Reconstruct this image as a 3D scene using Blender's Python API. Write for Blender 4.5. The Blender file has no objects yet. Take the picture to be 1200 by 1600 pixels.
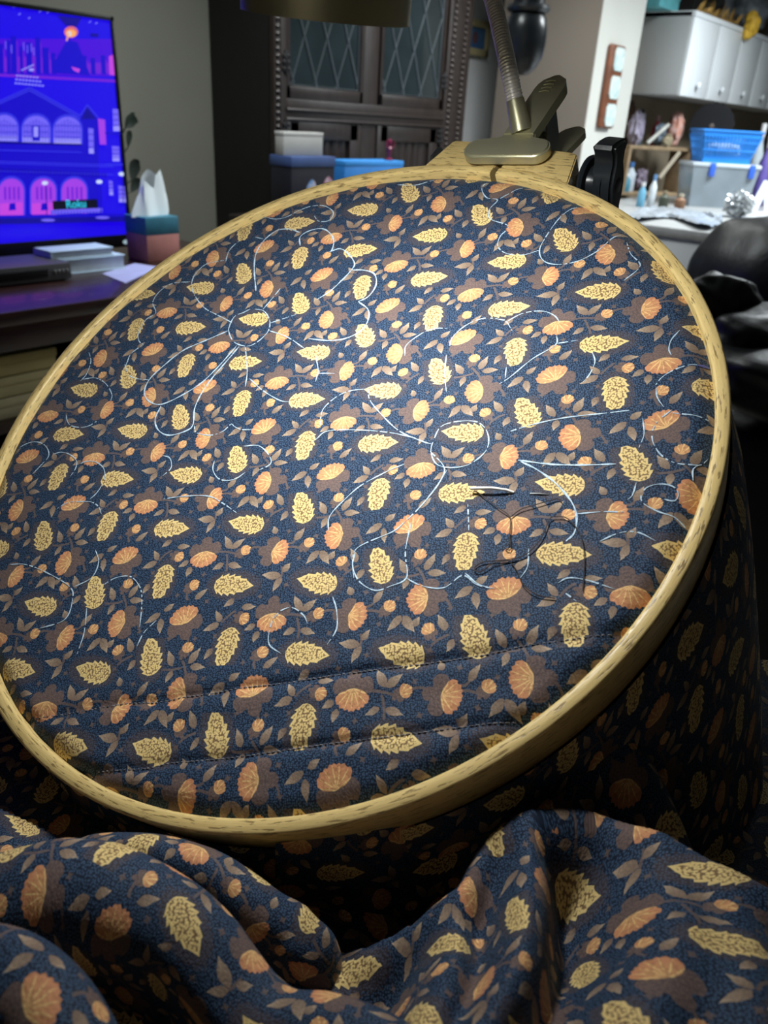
import bpy, bmesh, math, random
import numpy as np
from mathutils import Matrix, Vector, Euler

random.seed(7); rng = np.random.default_rng(7)
scene = bpy.context.scene
COL = scene.collection

# ------------------------------------------------------------------ camera (room axes = world axes, Z up)
FPX = 1240.0
Zc = np.array([150, 2500, 1240.0]); Zc /= np.linalg.norm(Zc)
dX = np.array([1100, 515, -1240.0]); Xc = dX - (dX @ Zc) * Zc; Xc /= np.linalg.norm(Xc)
Yc = np.cross(Zc, Xc)
M = np.array([Xc, Yc, Zc])                      # world <- camera
CAM = np.array([0, 0, 1.25])
cam_d = bpy.data.cameras.new('camera'); cam = bpy.data.objects.new('camera', cam_d); COL.objects.link(cam)
mw = Matrix.Identity(4)
for i in range(3):
    for j in range(3): mw[i][j] = M[i][j]
    mw[i][3] = CAM[i]
cam.matrix_world = mw
cam_d.sensor_fit = 'VERTICAL'; cam_d.sensor_height = 36.0; cam_d.lens = 36.0 * FPX / 1600
cam_d.clip_start = 0.01; cam_d.clip_end = 50
cam_d.dof.use_dof = True; cam_d.dof.focus_distance = 0.36; cam_d.dof.aperture_fstop = 17
scene.camera = cam

# ------------------------------------------------------------------ world, kitchen light and added fills, exposure
w = bpy.data.worlds.new('world'); scene.world = w; w.use_nodes = True
bg = w.node_tree.nodes['Background']; bg.inputs[0].default_value = (0.75, 0.85, 1.0, 1); bg.inputs[1].default_value = 0.008
scene.view_settings.view_transform = 'Standard'; scene.view_settings.look = 'None'
scene.view_settings.exposure = 0.0; scene.view_settings.gamma = 1.0; scene.view_settings.use_curve_mapping = False

def area(name, loc, target, size, power, col):
    d = bpy.data.lights.new(name, 'AREA'); d.shape = 'RECTANGLE'; d.size, d.size_y = size; d.energy = power; d.color = col
    o = bpy.data.objects.new(name, d); COL.objects.link(o); o.location = loc
    o.rotation_euler = (Vector(target) - Vector(loc)).to_track_quat('-Z', 'Y').to_euler(); return o
def spread(o, d): o.data.spread = math.radians(d)
spread(area('kitchen_ceiling_light', (4.3, 0.6, 2.38), (4.35, 0.75, 0), (1.2, 0.5), 84, (0.90, 0.97, 1.0)), 150)
spread(area('tv_wall_fill_light', (1.9, 1.9, 2.38), (1.9, 1.95, 0), (0.4, 0.4), 17, (0.92, 0.98, 0.98)), 124)  # unseen room fill, spread kept off the quilt, brightens the television wall
spread(area('nook_fill_light', (3.15, 1.85, 2.38), (3.2, 1.92, 0), (0.4, 0.4), 22, (0.97, 0.98, 0.97)), 130)  # added fill without a fixture, for the nook wall, pillar and hutch front
spread(area('rear_wall_fill_light', (-1.7, -0.5, 2.36), (-2.3, -0.6, 1.3), (0.4, 0.4), 9, (1.0, 0.96, 0.88)), 110)  # unseen fill, added so the wall behind reflects in the lamp shade
LAMP_EMIT = 134.0
scene.cycles.adaptive_threshold = 0.02
scene.cycles.max_bounces = 6; scene.cycles.diffuse_bounces = 2; scene.cycles.glossy_bounces = 3

# ------------------------------------------------------------------ pixel helpers (frame 1200 x 1600)
def ray(px, py): return M @ np.array([(px - 600) / FPX, -(py - 800) / FPX, -1.0])
def atz(px, py, z): d = ray(px, py); return CAM + d * (z - CAM[2]) / d[2]
def aty(px, py, y): d = ray(px, py); return CAM + d * y / d[1]
def atx(px, py, x): d = ray(px, py); return CAM + d * x / d[0]
def dep(px, py, t): return CAM + ray(px, py) * t

# ------------------------------------------------------------------ hoop frame
R = 0.18
_p = np.array([-0.20226175, 0.23400888, -2.02872683, -0.38379927, 0.65849739])
_n = np.array([_p[3], _p[4], 1.0]); _n /= np.linalg.norm(_n)
_e1 = np.array([1, 0, 0]) - _n * _n[0]; _e1 /= np.linalg.norm(_e1); _e2 = np.cross(_n, _e1)
HC = CAM + M @ (_p[:3] * R); HN = M @ _n; HE1 = M @ _e1; HE2 = M @ _e2
def hw(x, y, h=0.0):
    x = np.asarray(x, float); y = np.asarray(y, float); h = np.asarray(h, float) + 0 * x
    return HC + x[..., None] * HE1 + y[..., None] * HE2 + h[..., None] * HN
def hp(px, py, h=0.0):
    d = ray(px, py); o = HC + h * HN; t = ((o - CAM) @ HN) / (d @ HN); X = CAM + d * t - HC
    return np.array([X @ HE1, X @ HE2])

# ------------------------------------------------------------------ mesh + scene helpers
class MB:
    def __init__(s): s.v = []; s.f = []; s.mi = []; s.n = 0; s.cur = 0
    def add(s, v, f):
        v = np.asarray(v, float).reshape(-1, 3)
        s.v.append(v); s.f += [tuple(i + s.n for i in q) for q in f]; s.mi += [s.cur] * len(f); s.n += len(v); return s
    def box(s, x0, x1, y0, y1, z0, z1, bev=0.0, seg=2, T=None):
        bm = bmesh.new(); bmesh.ops.create_cube(bm, size=1)
        for q in bm.verts: q.co = Vector(((x0 + x1) / 2 + q.co.x * (x1 - x0), (y0 + y1) / 2 + q.co.y * (y1 - y0), (z0 + z1) / 2 + q.co.z * (z1 - z0)))
        if bev: bmesh.ops.bevel(bm, geom=bm.edges[:], offset=bev, segments=seg, affect='EDGES', profile=0.5)
        s.bm(bm, T); return s
    def bm(s, bm, T=None):
        bm.verts.ensure_lookup_table(); v = np.array([q.co[:] for q in bm.verts])
        if T is not None: v = T(v)
        s.add(v, [[q.index for q in f.verts] for f in bm.faces]); bm.free()
    def tube(s, P, r, n=8, closed=False, caps=True):
        P = np.asarray(P, float); k = len(P); r = np.broadcast_to(np.asarray(r, float), (k,))
        T = np.roll(P, -1, 0) - np.roll(P, 1, 0) if closed else np.gradient(P, axis=0)
        T /= np.linalg.norm(T, axis=1)[:, None] + 1e-12
        u = np.cross(T[0], [0.3, 0.2, 1.0]); u /= np.linalg.norm(u); V = []
        for i in range(k):
            u = u - (u @ T[i]) * T[i]; u /= np.linalg.norm(u); b = np.cross(T[i], u)
            a = np.arange(n) * 2 * math.pi / n
            V.append(P[i] + r[i] * (np.cos(a)[:, None] * u + np.sin(a)[:, None] * b))
        F = []
        for i in range(k if closed else k - 1):
            i2 = (i + 1) % k
            F += [(i * n + j, i * n + (j + 1) % n, i2 * n + (j + 1) % n, i2 * n + j) for j in range(n)]
        if caps and not closed: F += [tuple(range(n))[::-1], tuple((k - 1) * n + j for j in range(n))]
        s.add(np.concatenate(V), F); return s
    def lathe(s, prof, o=(0, 0, 0), ax=(0, 0, 1), n=32, a0=0.0, a1=2 * math.pi, cap=True):
        ax = np.asarray(ax, float); ax /= np.linalg.norm(ax); o = np.asarray(o, float)
        u = np.cross(ax, [0.31, 0.95, 0.05]); u /= np.linalg.norm(u); b = np.cross(ax, u)
        k = len(prof); V = []
        for (r, z) in prof:
            a = np.arange(n) * 2 * math.pi / n
            V.append(o + ax * z + r * (np.cos(a)[:, None] * u + np.sin(a)[:, None] * b))
        F = [(i * n + j, i * n + (j + 1) % n, (i + 1) * n + (j + 1) % n, (i + 1) * n + j) for i in range(k - 1) for j in range(n)]
        if cap: F += [tuple(range(n))[::-1], tuple((k - 1) * n + j for j in range(n))]
        s.add(np.concatenate(V), F); return s
    def prism(s, poly, T, h0, h1):
        """poly: 2D outline, T(x,y,h)->world"""
        poly = np.asarray(poly, float); k = len(poly)
        V = np.concatenate([T(poly[:, 0], poly[:, 1], h0), T(poly[:, 0], poly[:, 1], h1)])
        s.add(V, [tuple(range(k))[::-1], tuple(range(k, 2 * k))] + [(i, (i + 1) % k, k + (i + 1) % k, k + i) for i in range(k)]); return s
    def grid(s, P, closed_u=False):
        a, b = P.shape[:2]; F = []
        for i in range(a if closed_u else a - 1):
            i2 = (i + 1) % a
            F += [(i * b + j, i2 * b + j, i2 * b + j + 1, i * b + j + 1) for j in range(b - 1)]
        s.add(P.reshape(-1, 3), F); return s
    def build(s, name, mats, parent=None, smooth=True, uv=None, origin=None, angle=40):
        v = np.concatenate(s.v); me = bpy.data.meshes.new(name)
        o = bpy.data.objects.new(name, me); COL.objects.link(o)
        if parent is not None:
            o.parent = parent; inv = np.array(WM[parent.name].inverted())
            v = v @ inv[:3, :3].T + inv[:3, 3]; WM[o.name] = WM[parent.name]
        else:
            if origin is None: origin = np.array([(v[:, 0].min() + v[:, 0].max()) / 2, (v[:, 1].min() + v[:, 1].max()) / 2, v[:, 2].min()])
            v = v - origin; o.location = origin; WM[o.name] = Matrix.Translation(Vector(origin))
        me.from_pydata(v.tolist(), [], s.f)
        mats = mats if isinstance(mats, (list, tuple)) else [mats]
        for m in mats: me.materials.append(m)
        if len(mats) > 1: me.polygons.foreach_set('material_index', s.mi)
        me.update()
        bm = bmesh.new(); bm.from_mesh(me); bmesh.ops.recalc_face_normals(bm, faces=bm.faces); bm.to_mesh(me); bm.free()
        if smooth:
            me.polygons.foreach_set('use_smooth', [True] * len(me.polygons))
            if angle: me.set_sharp_from_angle(angle=math.radians(angle))
        if uv is not None:
            l = me.uv_layers.new(name='pattern'); idx = np.empty(len(me.loops), np.int32); me.loops.foreach_get('vertex_index', idx)
            l.data.foreach_set('uv', np.asarray(uv, np.float32)[idx].ravel())
        return o
WM = {}
def tag(o, label, cat, group=None):
    o['label'] = label; o['category'] = cat
    if group: o['group'] = group
    return o
def thing(name, label, cat, loc, group=None, mat=None):
    o = bpy.data.objects.new(name, None); COL.objects.link(o); o.empty_display_size = 0.02
    m = mat if mat is not None else Matrix.Translation(Vector(loc))
    o.matrix_world = m; WM[o.name] = m
    return tag(o, label, cat, group)
def struct(o): o['kind'] = 'structure'; return o

# ------------------------------------------------------------------ materials
def newmat(name):
    m = bpy.data.materials.new(name); m.use_nodes = True; nt = m.node_tree
    return m, nt, nt.nodes['Principled BSDF']
def mat(name, col, rough=0.6, metal=0.0, var=0.0, scale=20.0, bump=0.0, bscale=60.0, stretch=None, spec=0.5, coat=0.0, emit=None, es=0.0, col2=None, trans=0.0, alpha=1.0):
    m, nt, b = newmat(name); L = nt.links
    b.inputs['Base Color'].default_value = (*col, 1); b.inputs['Roughness'].default_value = rough; b.inputs['Metallic'].default_value = metal
    b.inputs['Specular IOR Level'].default_value = spec; b.inputs['Coat Weight'].default_value = coat
    b.inputs['Transmission Weight'].default_value = trans; b.inputs['Alpha'].default_value = alpha
    if emit: b.inputs['Emission Color'].default_value = (*emit, 1); b.inputs['Emission Strength'].default_value = es
    tc = nt.nodes.new('ShaderNodeTexCoord'); src = tc.outputs['Object']
    if stretch:
        mp = nt.nodes.new('ShaderNodeMapping'); mp.inputs['Scale'].default_value = stretch; L.new(src, mp.inputs[0]); src = mp.outputs[0]
    n = nt.nodes.new('ShaderNodeTexNoise'); n.inputs['Scale'].default_value = scale; n.inputs['Detail'].default_value = 5; L.new(src, n.inputs[0])
    c2 = col2 or tuple(c * (1 - var) for c in col)
    r = nt.nodes.new('ShaderNodeValToRGB'); r.color_ramp.elements[0].position = 0.35; r.color_ramp.elements[1].position = 0.65
    r.color_ramp.elements[0].color = (*c2, 1); r.color_ramp.elements[1].color = (*col, 1)
    L.new(n.outputs[0], r.inputs[0]); L.new(r.outputs[0], b.inputs['Base Color'])
    if bump:
        n2 = nt.nodes.new('ShaderNodeTexNoise'); n2.inputs['Scale'].default_value = bscale; n2.inputs['Detail'].default_value = 4; L.new(src, n2.inputs[0])
        bp = nt.nodes.new('ShaderNodeBump'); bp.inputs['Strength'].default_value = bump; bp.inputs['Distance'].default_value = 0.002
        L.new(n2.outputs[0], bp.inputs['Height']); L.new(bp.outputs[0], b.inputs['Normal'])
    return m

# --- printed cotton: the repeat of the print, in lattice coordinates (s along the row, t from row to row)
LA = np.array([0.74932757, -0.04803631]); LB = np.array([-0.20017979, 0.19562606]); LI = np.linalg.inv(np.array([LA, LB]).T)
YEL = [(0.998, 0.000, .1063, 161), (0.246, 0.180, .108, 105), (0.500, 0.173, .109, 262), (0.737, 0.062, .109, 348)]
FLO = [(0.219, 0.653, .0469, 179), (0.726, 0.492, .0466, 267), (1.0, 0.491, .0434, 347), (0.475, 0.700, .0482, 106)]
BUD = [(0.363, 0.181, 62), (0.585, 0.088, 25), (0.096, 0.540, 44), (0.138, 0.208, 117), (0.874, 0.540, 25), (0.648, 0.599, 335)]
BRO = [(0.388, 0.133, .0430, 56), (0.363, 0.972, .0391, 349), (0.299, 0.112, .0413, 113), (0.432, 0.134, .0288, 236), (0.241, 0.865, .0295, 246),
       (0.127, 0.736, .0388, 54), (0.524, 0.495, .0420, 197), (0.357, 0.679, .0436, 208), (0.452, 0.826, .0286, 31), (0.361, 0.563, .0393, 276),
       (0.075, 0.364, .0427, 225), (0.112, 0.344, .0462, 301), (0.142, 0.372, .0239, 56), (0.204, 0.333, .0415, 113), (0.148, 0.044, .0291, 236),
       (0.602, 0.982, .0379, 37), (0.645, 0.451, .0277, 204), (0.634, 0.323, .0270, 252), (0.749, 0.361, .0308, 204), (0.808, 0.349, .0388, 337),
       (0.963, 0.251, .0275, 51), (0.885, 0.150, .0487, 167), (0.871, 0.011, .0382, 241), (0.660, 0.811, .0303, 211), (0.710, 0.732, .0358, 354),
       (0.583, 0.642, .0341, 119), (0.871, 0.732, .0433, 116), (0.900, 0.694, .0417, 34), (0.066, 0.839, .0242, 111)]
SPR = [(0.438, 0.357), (0.347, 0.813), (0.105, 0.796), (0.168, 0.681), (0.082, 0.011), (0.518, 0.993), (0.595, 0.866), (0.353, 0.380), (0.864, 0.306),
       (0.899, 0.996), (0.780, 0.865), (0.510, 0.370), (0.676, 0.264), (0.948, 0.671), (0.032, 0.369), (0.274, 0.506)]
STE = [(0.331, 0.075, 0.0497, 294), (0.312, 0.980, 0.0508, 179), (0.401, 0.291, 0.0276, 94), (0.301, 0.710, 0.0427, 299), (0.805, 0.590, 0.0552, 343),
       (0.822, 0.542, 0.0503, 277), (0.573, 0.548, 0.0417, 36), (0.950, 0.266, 0.0325, 269), (0.042, 0.551, 0.0367, 343), (0.101, 0.063, 0.0418, 26),
       (0.913, 0.581, 0.0296, 360), (0.535, 0.902, 0.0281, 100), (0.089, 0.646, 0.0181, 200)]
class G:
    def __init__(s, nt): s.nt = nt
    def _in(s, sock, v):
        if isinstance(v, bpy.types.NodeSocket): s.nt.links.new(v, sock)
        else: sock.default_value = v
    def m(s, op, *a, clamp=False):
        n = s.nt.nodes.new('ShaderNodeMath'); n.operation = op; n.use_clamp = clamp
        for i, v in enumerate(a): s._in(n.inputs[i], v)
        return n.outputs[0]
    def v(s, op, *a):
        n = s.nt.nodes.new('ShaderNodeVectorMath'); n.operation = op
        for i, v in enumerate(a): s._in(n.inputs[i], v)
        return n.outputs['Value'] if op in ('DOT_PRODUCT', 'LENGTH', 'DISTANCE') else n.outputs['Vector']
    def curve(s, x, pts, handle='VECTOR'):
        n = s.nt.nodes.new('ShaderNodeFloatCurve'); c = n.mapping.curves[0]
        while len(c.points) > 2: c.points.remove(c.points[1])
        c.points[0].location = pts[0]; c.points[1].location = pts[-1]
        for p in pts[1:-1]: c.points.new(*p)
        for p in c.points: p.handle_type = handle
        n.mapping.extend = 'HORIZONTAL'; n.mapping.update(); s._in(n.inputs['Value'], x); return n.outputs[0]
    def mix(s, f, a, b):
        n = s.nt.nodes.new('ShaderNodeMix'); n.data_type = 'RGBA'; n.clamp_factor = True
        s._in(n.inputs[0], f); s._in(n.inputs[6], a if not isinstance(a, tuple) else (*a, 1)); s._in(n.inputs[7], b if not isinstance(b, tuple) else (*b, 1)); return n.outputs[2]
    def noise(s, vec, scale, detail=2.0, rough=0.5):
        n = s.nt.nodes.new('ShaderNodeTexNoise'); n.noise_dimensions = '2D'; n.inputs['Scale'].default_value = scale; n.inputs['Detail'].default_value = detail
        n.inputs['Roughness'].default_value = rough; s._in(n.inputs['Vector'], vec); return n.outputs[0]
    def voro(s, vec, scale, rnd=1.0):
        n = s.nt.nodes.new('ShaderNodeTexVoronoi'); n.voronoi_dimensions = '2D'; n.inputs['Scale'].default_value = scale
        n.inputs['Randomness'].default_value = rnd; s._in(n.inputs['Vector'], vec); return n.outputs['Distance']
    def frame(s, p, c, ang, lx, ly):
        """local coordinates of a motif at lattice point c, turned by ang degrees, scaled by lx, ly (in hoop radii)"""
        d = s.v('SUBTRACT', p, (c[0] % 1, c[1] % 1, 0)); d = s.v('WRAP', d, (.5, .5, .5), (-.5, -.5, -.5))
        a = math.radians(ang); ex = np.array([math.cos(a), math.sin(a)]); ey = np.array([-ex[1], ex[0]])
        rx = (LA @ ex / lx, LB @ ex / lx, 0); ry = (LA @ ey / ly, LB @ ey / ly, 0)
        return s.v('DOT_PRODUCT', d, rx), s.v('DOT_PRODUCT', d, ry)
def base_of(c, ln, ang):
    a = math.radians(ang); q = LI @ (np.array([math.cos(a), math.sin(a)]) * ln / 2); return (c[0] - q[0], c[1] - q[1])
def serrated():
    env = [(0, .30), (.06, .62), (.14, .86), (.25, .98), (.38, 1.0), (.5, .96), (.62, .82), (.765, .62), (.785, .50), (.9, .26), (1, 0)]
    ex, ey = zip(*env); pts = [(0, 0)]
    teeth = [.015, .15, .30, .45, .60, .775, 1.0]
    for i in range(len(teeth) - 1):
        a, b = teeth[i], teeth[i + 1]; ea, eb = np.interp(a + .01, ex, ey), np.interp(b - .008, ex, ey)
        lo = .76 if i < 5 else .98
        pts.append((a, ea * lo)); 
        if i < 5: pts.append((b - .012, min(1, eb * 1.0)))
    pts.append((1, 0)); return pts
def quilt_material():
    m, nt, bsdf = newmat('printed_cotton'); g = G(nt)
    uvn = nt.nodes.new('ShaderNodeUVMap'); uvn.uv_map = 'pattern'; p = uvn.outputs[0]
    px_ = g.v('DOT_PRODUCT', p, (LA[0], LB[0], 0)); py_ = g.v('DOT_PRODUCT', p, (LA[1], LB[1], 0))
    cb = nt.nodes.new('ShaderNodeCombineXYZ'); g._in(cb.inputs[0], px_); g._in(cb.inputs[1], py_); ph = cb.outputs[0]   # cloth plane in hoop radii
    wob = nt.nodes.new('ShaderNodeTexNoise'); wob.noise_dimensions = '2D'; wob.inputs['Scale'].default_value = 60; wob.inputs['Detail'].default_value = 1; g._in(wob.inputs['Vector'], ph)
    jit = g.v('MULTIPLY_ADD', wob.outputs['Color'], (.005, .012, 0), (-.0025, -.006, 0))
    p = g.v('ADD', p, jit)
    # ground: navy with a fine lighter stipple
    vd = g.voro(ph, 225.0, .75); dots = g.m('SUBTRACT', .47, vd); dots = g.m('MULTIPLY', dots, 3.0, clamp=True)
    col = g.mix(dots, (.0060, .0125, .0295), (.050, .096, .170))
    nb = g.noise(ph, 230.0, 2.0)                                     # fine printed grain
    nbh = g.m('GREATER_THAN', nb, .5)
    # stems and sprigs
    S = None
    for (s0, t0, ln, an) in STE:
        x, y = g.frame(p, (s0, t0), an, ln, .0036)
        bow = g.m('MULTIPLY', g.m('SUBTRACT', x, g.m('MULTIPLY', x, x)), 3.0)
        q = g.m('SUBTRACT', g.curve(x, [(0, 0), (.02, .8), (.98, .8), (1, 0)]), g.m('ABSOLUTE', g.m('SUBTRACT', y, bow)))
        S = q if S is None else g.m('MAXIMUM', S, q)
    for i, (s0, t0) in enumerate(SPR):
        x, y = g.frame(p, (s0, t0), 37 * i, .014, .014)
        q = g.m('SUBTRACT', .92, g.m('ADD', g.m('SQRT', g.m('ABSOLUTE', x)), g.m('SQRT', g.m('ABSOLUTE', y)))); S = g.m('MAXIMUM', S, q)
    col = g.mix(g.m('MULTIPLY', g.m('GREATER_THAN', S, .02), .75), col, (.150, .100, .078))
    # brown leaves: value = mask * (1 + x)
    prof = [(0, 0), (.04, .30), (.15, .72), (.32, 1.0), (.5, .92), (.62, .80), (.66, .66), (.8, .38), (.9, .16), (1, 0)]
    B = None
    for (s0, t0, ln, an) in BRO:
        x, y = g.frame(p, base_of((s0, t0), ln * 1.06, an), an, ln * 1.06, max(.0085, ln * .235))
        q = g.m('GREATER_THAN', g.m('SUBTRACT', g.curve(x, prof), g.m('ABSOLUTE', y)), .03)
        q = g.m('MULTIPLY', q, g.m('ADD', x, 1.0)); B = q if B is None else g.m('MAXIMUM', B, q)
    tip = g.m('SUBTRACT', B, 1.0, clamp=True); tip = g.m('MULTIPLY', tip, tip)
    bl = g.mix(tip, (.215, .145, .098), (.50, .375, .25)); bl = g.mix(g.m('MULTIPLY', nbh, .35), bl, (.115, .080, .066))
    col = g.mix(g.m('GREATER_THAN', B, .5), col, bl)
    # flowers and buds: fan (value 1 + rib) and the brown petals behind it
    fan = [(0, .96), (.035, 1.0), (.075, .90), (.115, 1.0), (.155, .93), (.195, 1.02), (.24, .93), (.285, 1.02), (.33, .96), (.37, .90), (.42, .62), (.47, .18), (.5, 0), (1, 0)]
    back = [(0, 0), (.35, 0), (.39, .62), (.47, .98), (.58, 1.02), (.70, .90), (.79, .60), (.87, .80), (1, .92)]
    F = K = None
    for i, (s0, t0, ln, an) in enumerate([(f[0], f[1], f[2], f[3]) for f in FLO] + [(b[0], b[1], .027, b[2]) for b in BUD]):
        big = i < 4
        if big:
            a = math.radians(an); q = LI @ (np.array([math.cos(a), math.sin(a)]) * ln / 2); c = (s0 - q[0], t0 - q[1])
        else: c = (s0, t0)
        x, y = g.frame(p, c, an, ln, ln * (.92 if big else .66))
        r = g.m('SQRT', g.m('ADD', g.m('MULTIPLY', x, x), g.m('MULTIPLY', y, y)))
        th = g.m('MULTIPLY', g.m('ABSOLUTE', g.m('ARCTAN2', y, x)), 1 / math.pi)
        fm = g.m('LESS_THAN', r, g.curve(th, fan))
        if big:
            rib = g.m('MULTIPLY', g.m('PINGPONG', g.m('ADD', th, .0), .066), 15.0)
            rb = g.m('LESS_THAN', rib, g.m('MULTIPLY_ADD', r, -.52, .50))
            rb = g.m('MAXIMUM', rb, g.m('LESS_THAN', r, g.m('MULTIPLY_ADD', th, 2.6, -.92)))
            fv = g.m('MULTIPLY', fm, g.m('ADD', g.m('ADD', rb, 1.0), g.m('MULTIPLY', r, .3)))
        else:
            fv = g.m('MULTIPLY', fm, g.m('MULTIPLY_ADD', g.m('LESS_THAN', g.m('PINGPONG', th, .11), .03), .6, 1.0))
        bk = g.m('LESS_THAN', r, g.curve(th, back, 'AUTO') if big else g.m('MULTIPLY', g.curve(th, back, 'AUTO'), .80))
        F = fv if F is None else g.m('MAXIMUM', F, fv); K = bk if K is None else g.m('MAXIMUM', K, bk)
    pet = g.mix(g.m('MULTIPLY', nbh, .6), (.150, .098, .080), (.066, .050, .054))
    col = g.mix(K, col, pet)
    org = g.mix(g.m('MULTIPLY', g.m('SUBTRACT', F, 1.12), 5.0, clamp=True), (.59, .29, .125), (.54, .22, .105))
    org = g.mix(g.m('GREATER_THAN', F, 1.45), org, (.76, .52, .21))
    org = g.mix(g.m('MULTIPLY', g.m('GREATER_THAN', g.noise(ph, 120.0, 1.0), .57), .5), org, (.36, .15, .065))
    col = g.mix(g.m('GREATER_THAN', F, .5), col, org)
    # yellow leaves with their brown speckle and stippled halo
    Y = H = None; sr = serrated()
    for (s0, t0, ln, an) in YEL:
        x, y = g.frame(p, base_of((s0, t0), ln, an), an, ln, .0305)
        q = g.m('SUBTRACT', g.curve(x, sr), g.m('ABSOLUTE', y)); Y = q if Y is None else g.m('MAXIMUM', Y, q)
        xe = g.m('MULTIPLY_ADD', x, 1.9, -.93); e = g.m('SQRT', g.m('ADD', g.m('MULTIPLY', xe, xe), g.m('MULTIPLY', y, y))); e = g.m('SUBTRACT', 1.36, e)
        H = e if H is None else g.m('MAXIMUM', H, e)
    halo = g.m('MULTIPLY', g.m('GREATER_THAN', g.m('ADD', H, g.m('MULTIPLY_ADD', nb, .9, -.55)), .0), .40)
    col = g.mix(halo, col, (.100, .062, .045))
    sp1 = g.voro(ph, 185.0, .85); sp2 = g.noise(ph, 330.0, 1.5)
    spk = g.m('GREATER_THAN', g.m('ADD', sp1, g.m('MULTIPLY', sp2, .75)), .83)
    inner = g.m('GREATER_THAN', Y, .19); spk = g.m('MULTIPLY', spk, inner)
    yc = g.mix(g.m('MULTIPLY', spk, .9), (.73, .54, .215), (.155, .078, .038))
    col = g.mix(g.m('GREATER_THAN', Y, .03), col, yc)
    nt.links.new(col, bsdf.inputs['Base Color'])
    bsdf.inputs['Roughness'].default_value = 0.72; bsdf.inputs['Specular IOR Level'].default_value = 0.22
    bsdf.inputs['Sheen Weight'].default_value = 0.06; bsdf.inputs['Sheen Roughness'].default_value = 0.5; bsdf.inputs['Sheen Tint'].default_value = (.6, .8, 1, 1)
    bp = nt.nodes.new('ShaderNodeBump'); bp.inputs['Strength'].default_value = .35; bp.inputs['Distance'].default_value = .0006
    wv = g.m('ADD', g.noise(ph, 160.0, 2.0), g.m('MULTIPLY', g.noise(ph, 22.0, 2.0), 1.6)); g._in(bp.inputs['Height'], wv); nt.links.new(bp.outputs[0], bsdf.inputs['Normal'])
    return m

def oak_material(name='oak', lit=1.0):
    """oak with pores running along the first UV axis"""
    m, nt, b = newmat(name); g = G(nt)
    uvn = nt.nodes.new('ShaderNodeUVMap'); uvn.uv_map = 'pattern'
    q = g.v('MULTIPLY', uvn.outputs[0], (1.0, 14.0, 1)); n1 = g.noise(q, 55.0, 4.0, .6)
    q2 = g.v('MULTIPLY', uvn.outputs[0], (1.0, 9.0, 1)); n2 = g.noise(q2, 120.0, 3.0, .55); n3 = g.noise(uvn.outputs[0], 25.0, 2.0)
    col = g.mix(n1, (.68, .48, .17), (.87, .66, .28)); col = g.mix(g.m('MULTIPLY', n3, .25), col, (.54, .37, .15))
    pore = g.m('MULTIPLY', g.m('SUBTRACT', n2, .585), 14.0, clamp=True); col = g.mix(g.m('MULTIPLY', pore, .75), col, (.16, .085, .025))
    nt.links.new(col, b.inputs['Base Color']); b.inputs['Roughness'].default_value = .38; b.inputs['Specular IOR Level'].default_value = .45
    bp = nt.nodes.new('ShaderNodeBump'); bp.inputs['Strength'].default_value = .3; bp.inputs['Distance'].default_value = .0004
    g._in(bp.inputs['Height'], g.m('SUBTRACT', n1, pore)); nt.links.new(bp.outputs[0], b.inputs['Normal']); return m

COTTON = quilt_material(); OAK = oak_material()
M_BRASS = mat('satin_brass', (.54, .51, .33), .36, .62, .08, 8, .02, 200)
M_STEEL = mat('gooseneck_steel', (.92, .88, .81), .30, .35)
M_GREYM = mat('grey_metal_edge', (.36, .38, .38), .35, 1.0)
M_BLACKP = mat('black_plastic', (.020, .024, .028), .30, 0, .2, 30, .15, 90)
M_BLACK = mat('black_satin', (.006, .006, .008), .4)
M_LED = mat('led_diffuser', (.9, .9, .9), .5, emit=(.93, .97, 1.0), es=LAMP_EMIT)
M_CHALK = mat('chalk_pencil', (.60, .73, .82), .9, 0, 0, 900, 0, col2=(.30, .42, .52))
M_CHALKD = mat('blue_pencil', (.10, .10, .30), .8)
M_THREAD = mat('dark_thread', (.035, .022, .018), .8)
M_WTHREAD = mat('seam_thread', (.03, .035, .05), .8, col2=(.22, .20, .20), scale=700)
M_NEEDLE = mat('needle_steel', (.88, .84, .76), .3, .0)
M_DARKWOOD = mat('dark_oak', (.021, .014, .012), .42, 0, .5, 14, .2, 50, (6, 6, 1))
M_DARKWOOD2 = mat('mahogany', (.030, .010, .009), .30, 0, .5, 12, .1, 50, (1, 6, 6), coat=.2)
M_WALLG = mat('wall_paint_grey', (.20, .20, .165), .9, 0, .06, 3, .1, 120)
M_WALLW = mat('wall_paint_white', (.62, .66, .68), .9, 0, .05, 3, .1, 120)
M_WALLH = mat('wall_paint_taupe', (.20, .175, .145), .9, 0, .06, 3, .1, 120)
M_FLOOR = mat('pale_floor', (.32, .295, .25), .5, 0, .2, 5)
M_WHITE = mat('white_laminate', (.74, .78, .80), .45, 0, .03, 3)
M_GREYL = mat('grey_laminate', (.36, .37, .37), .5, 0, .05, 3)

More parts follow.
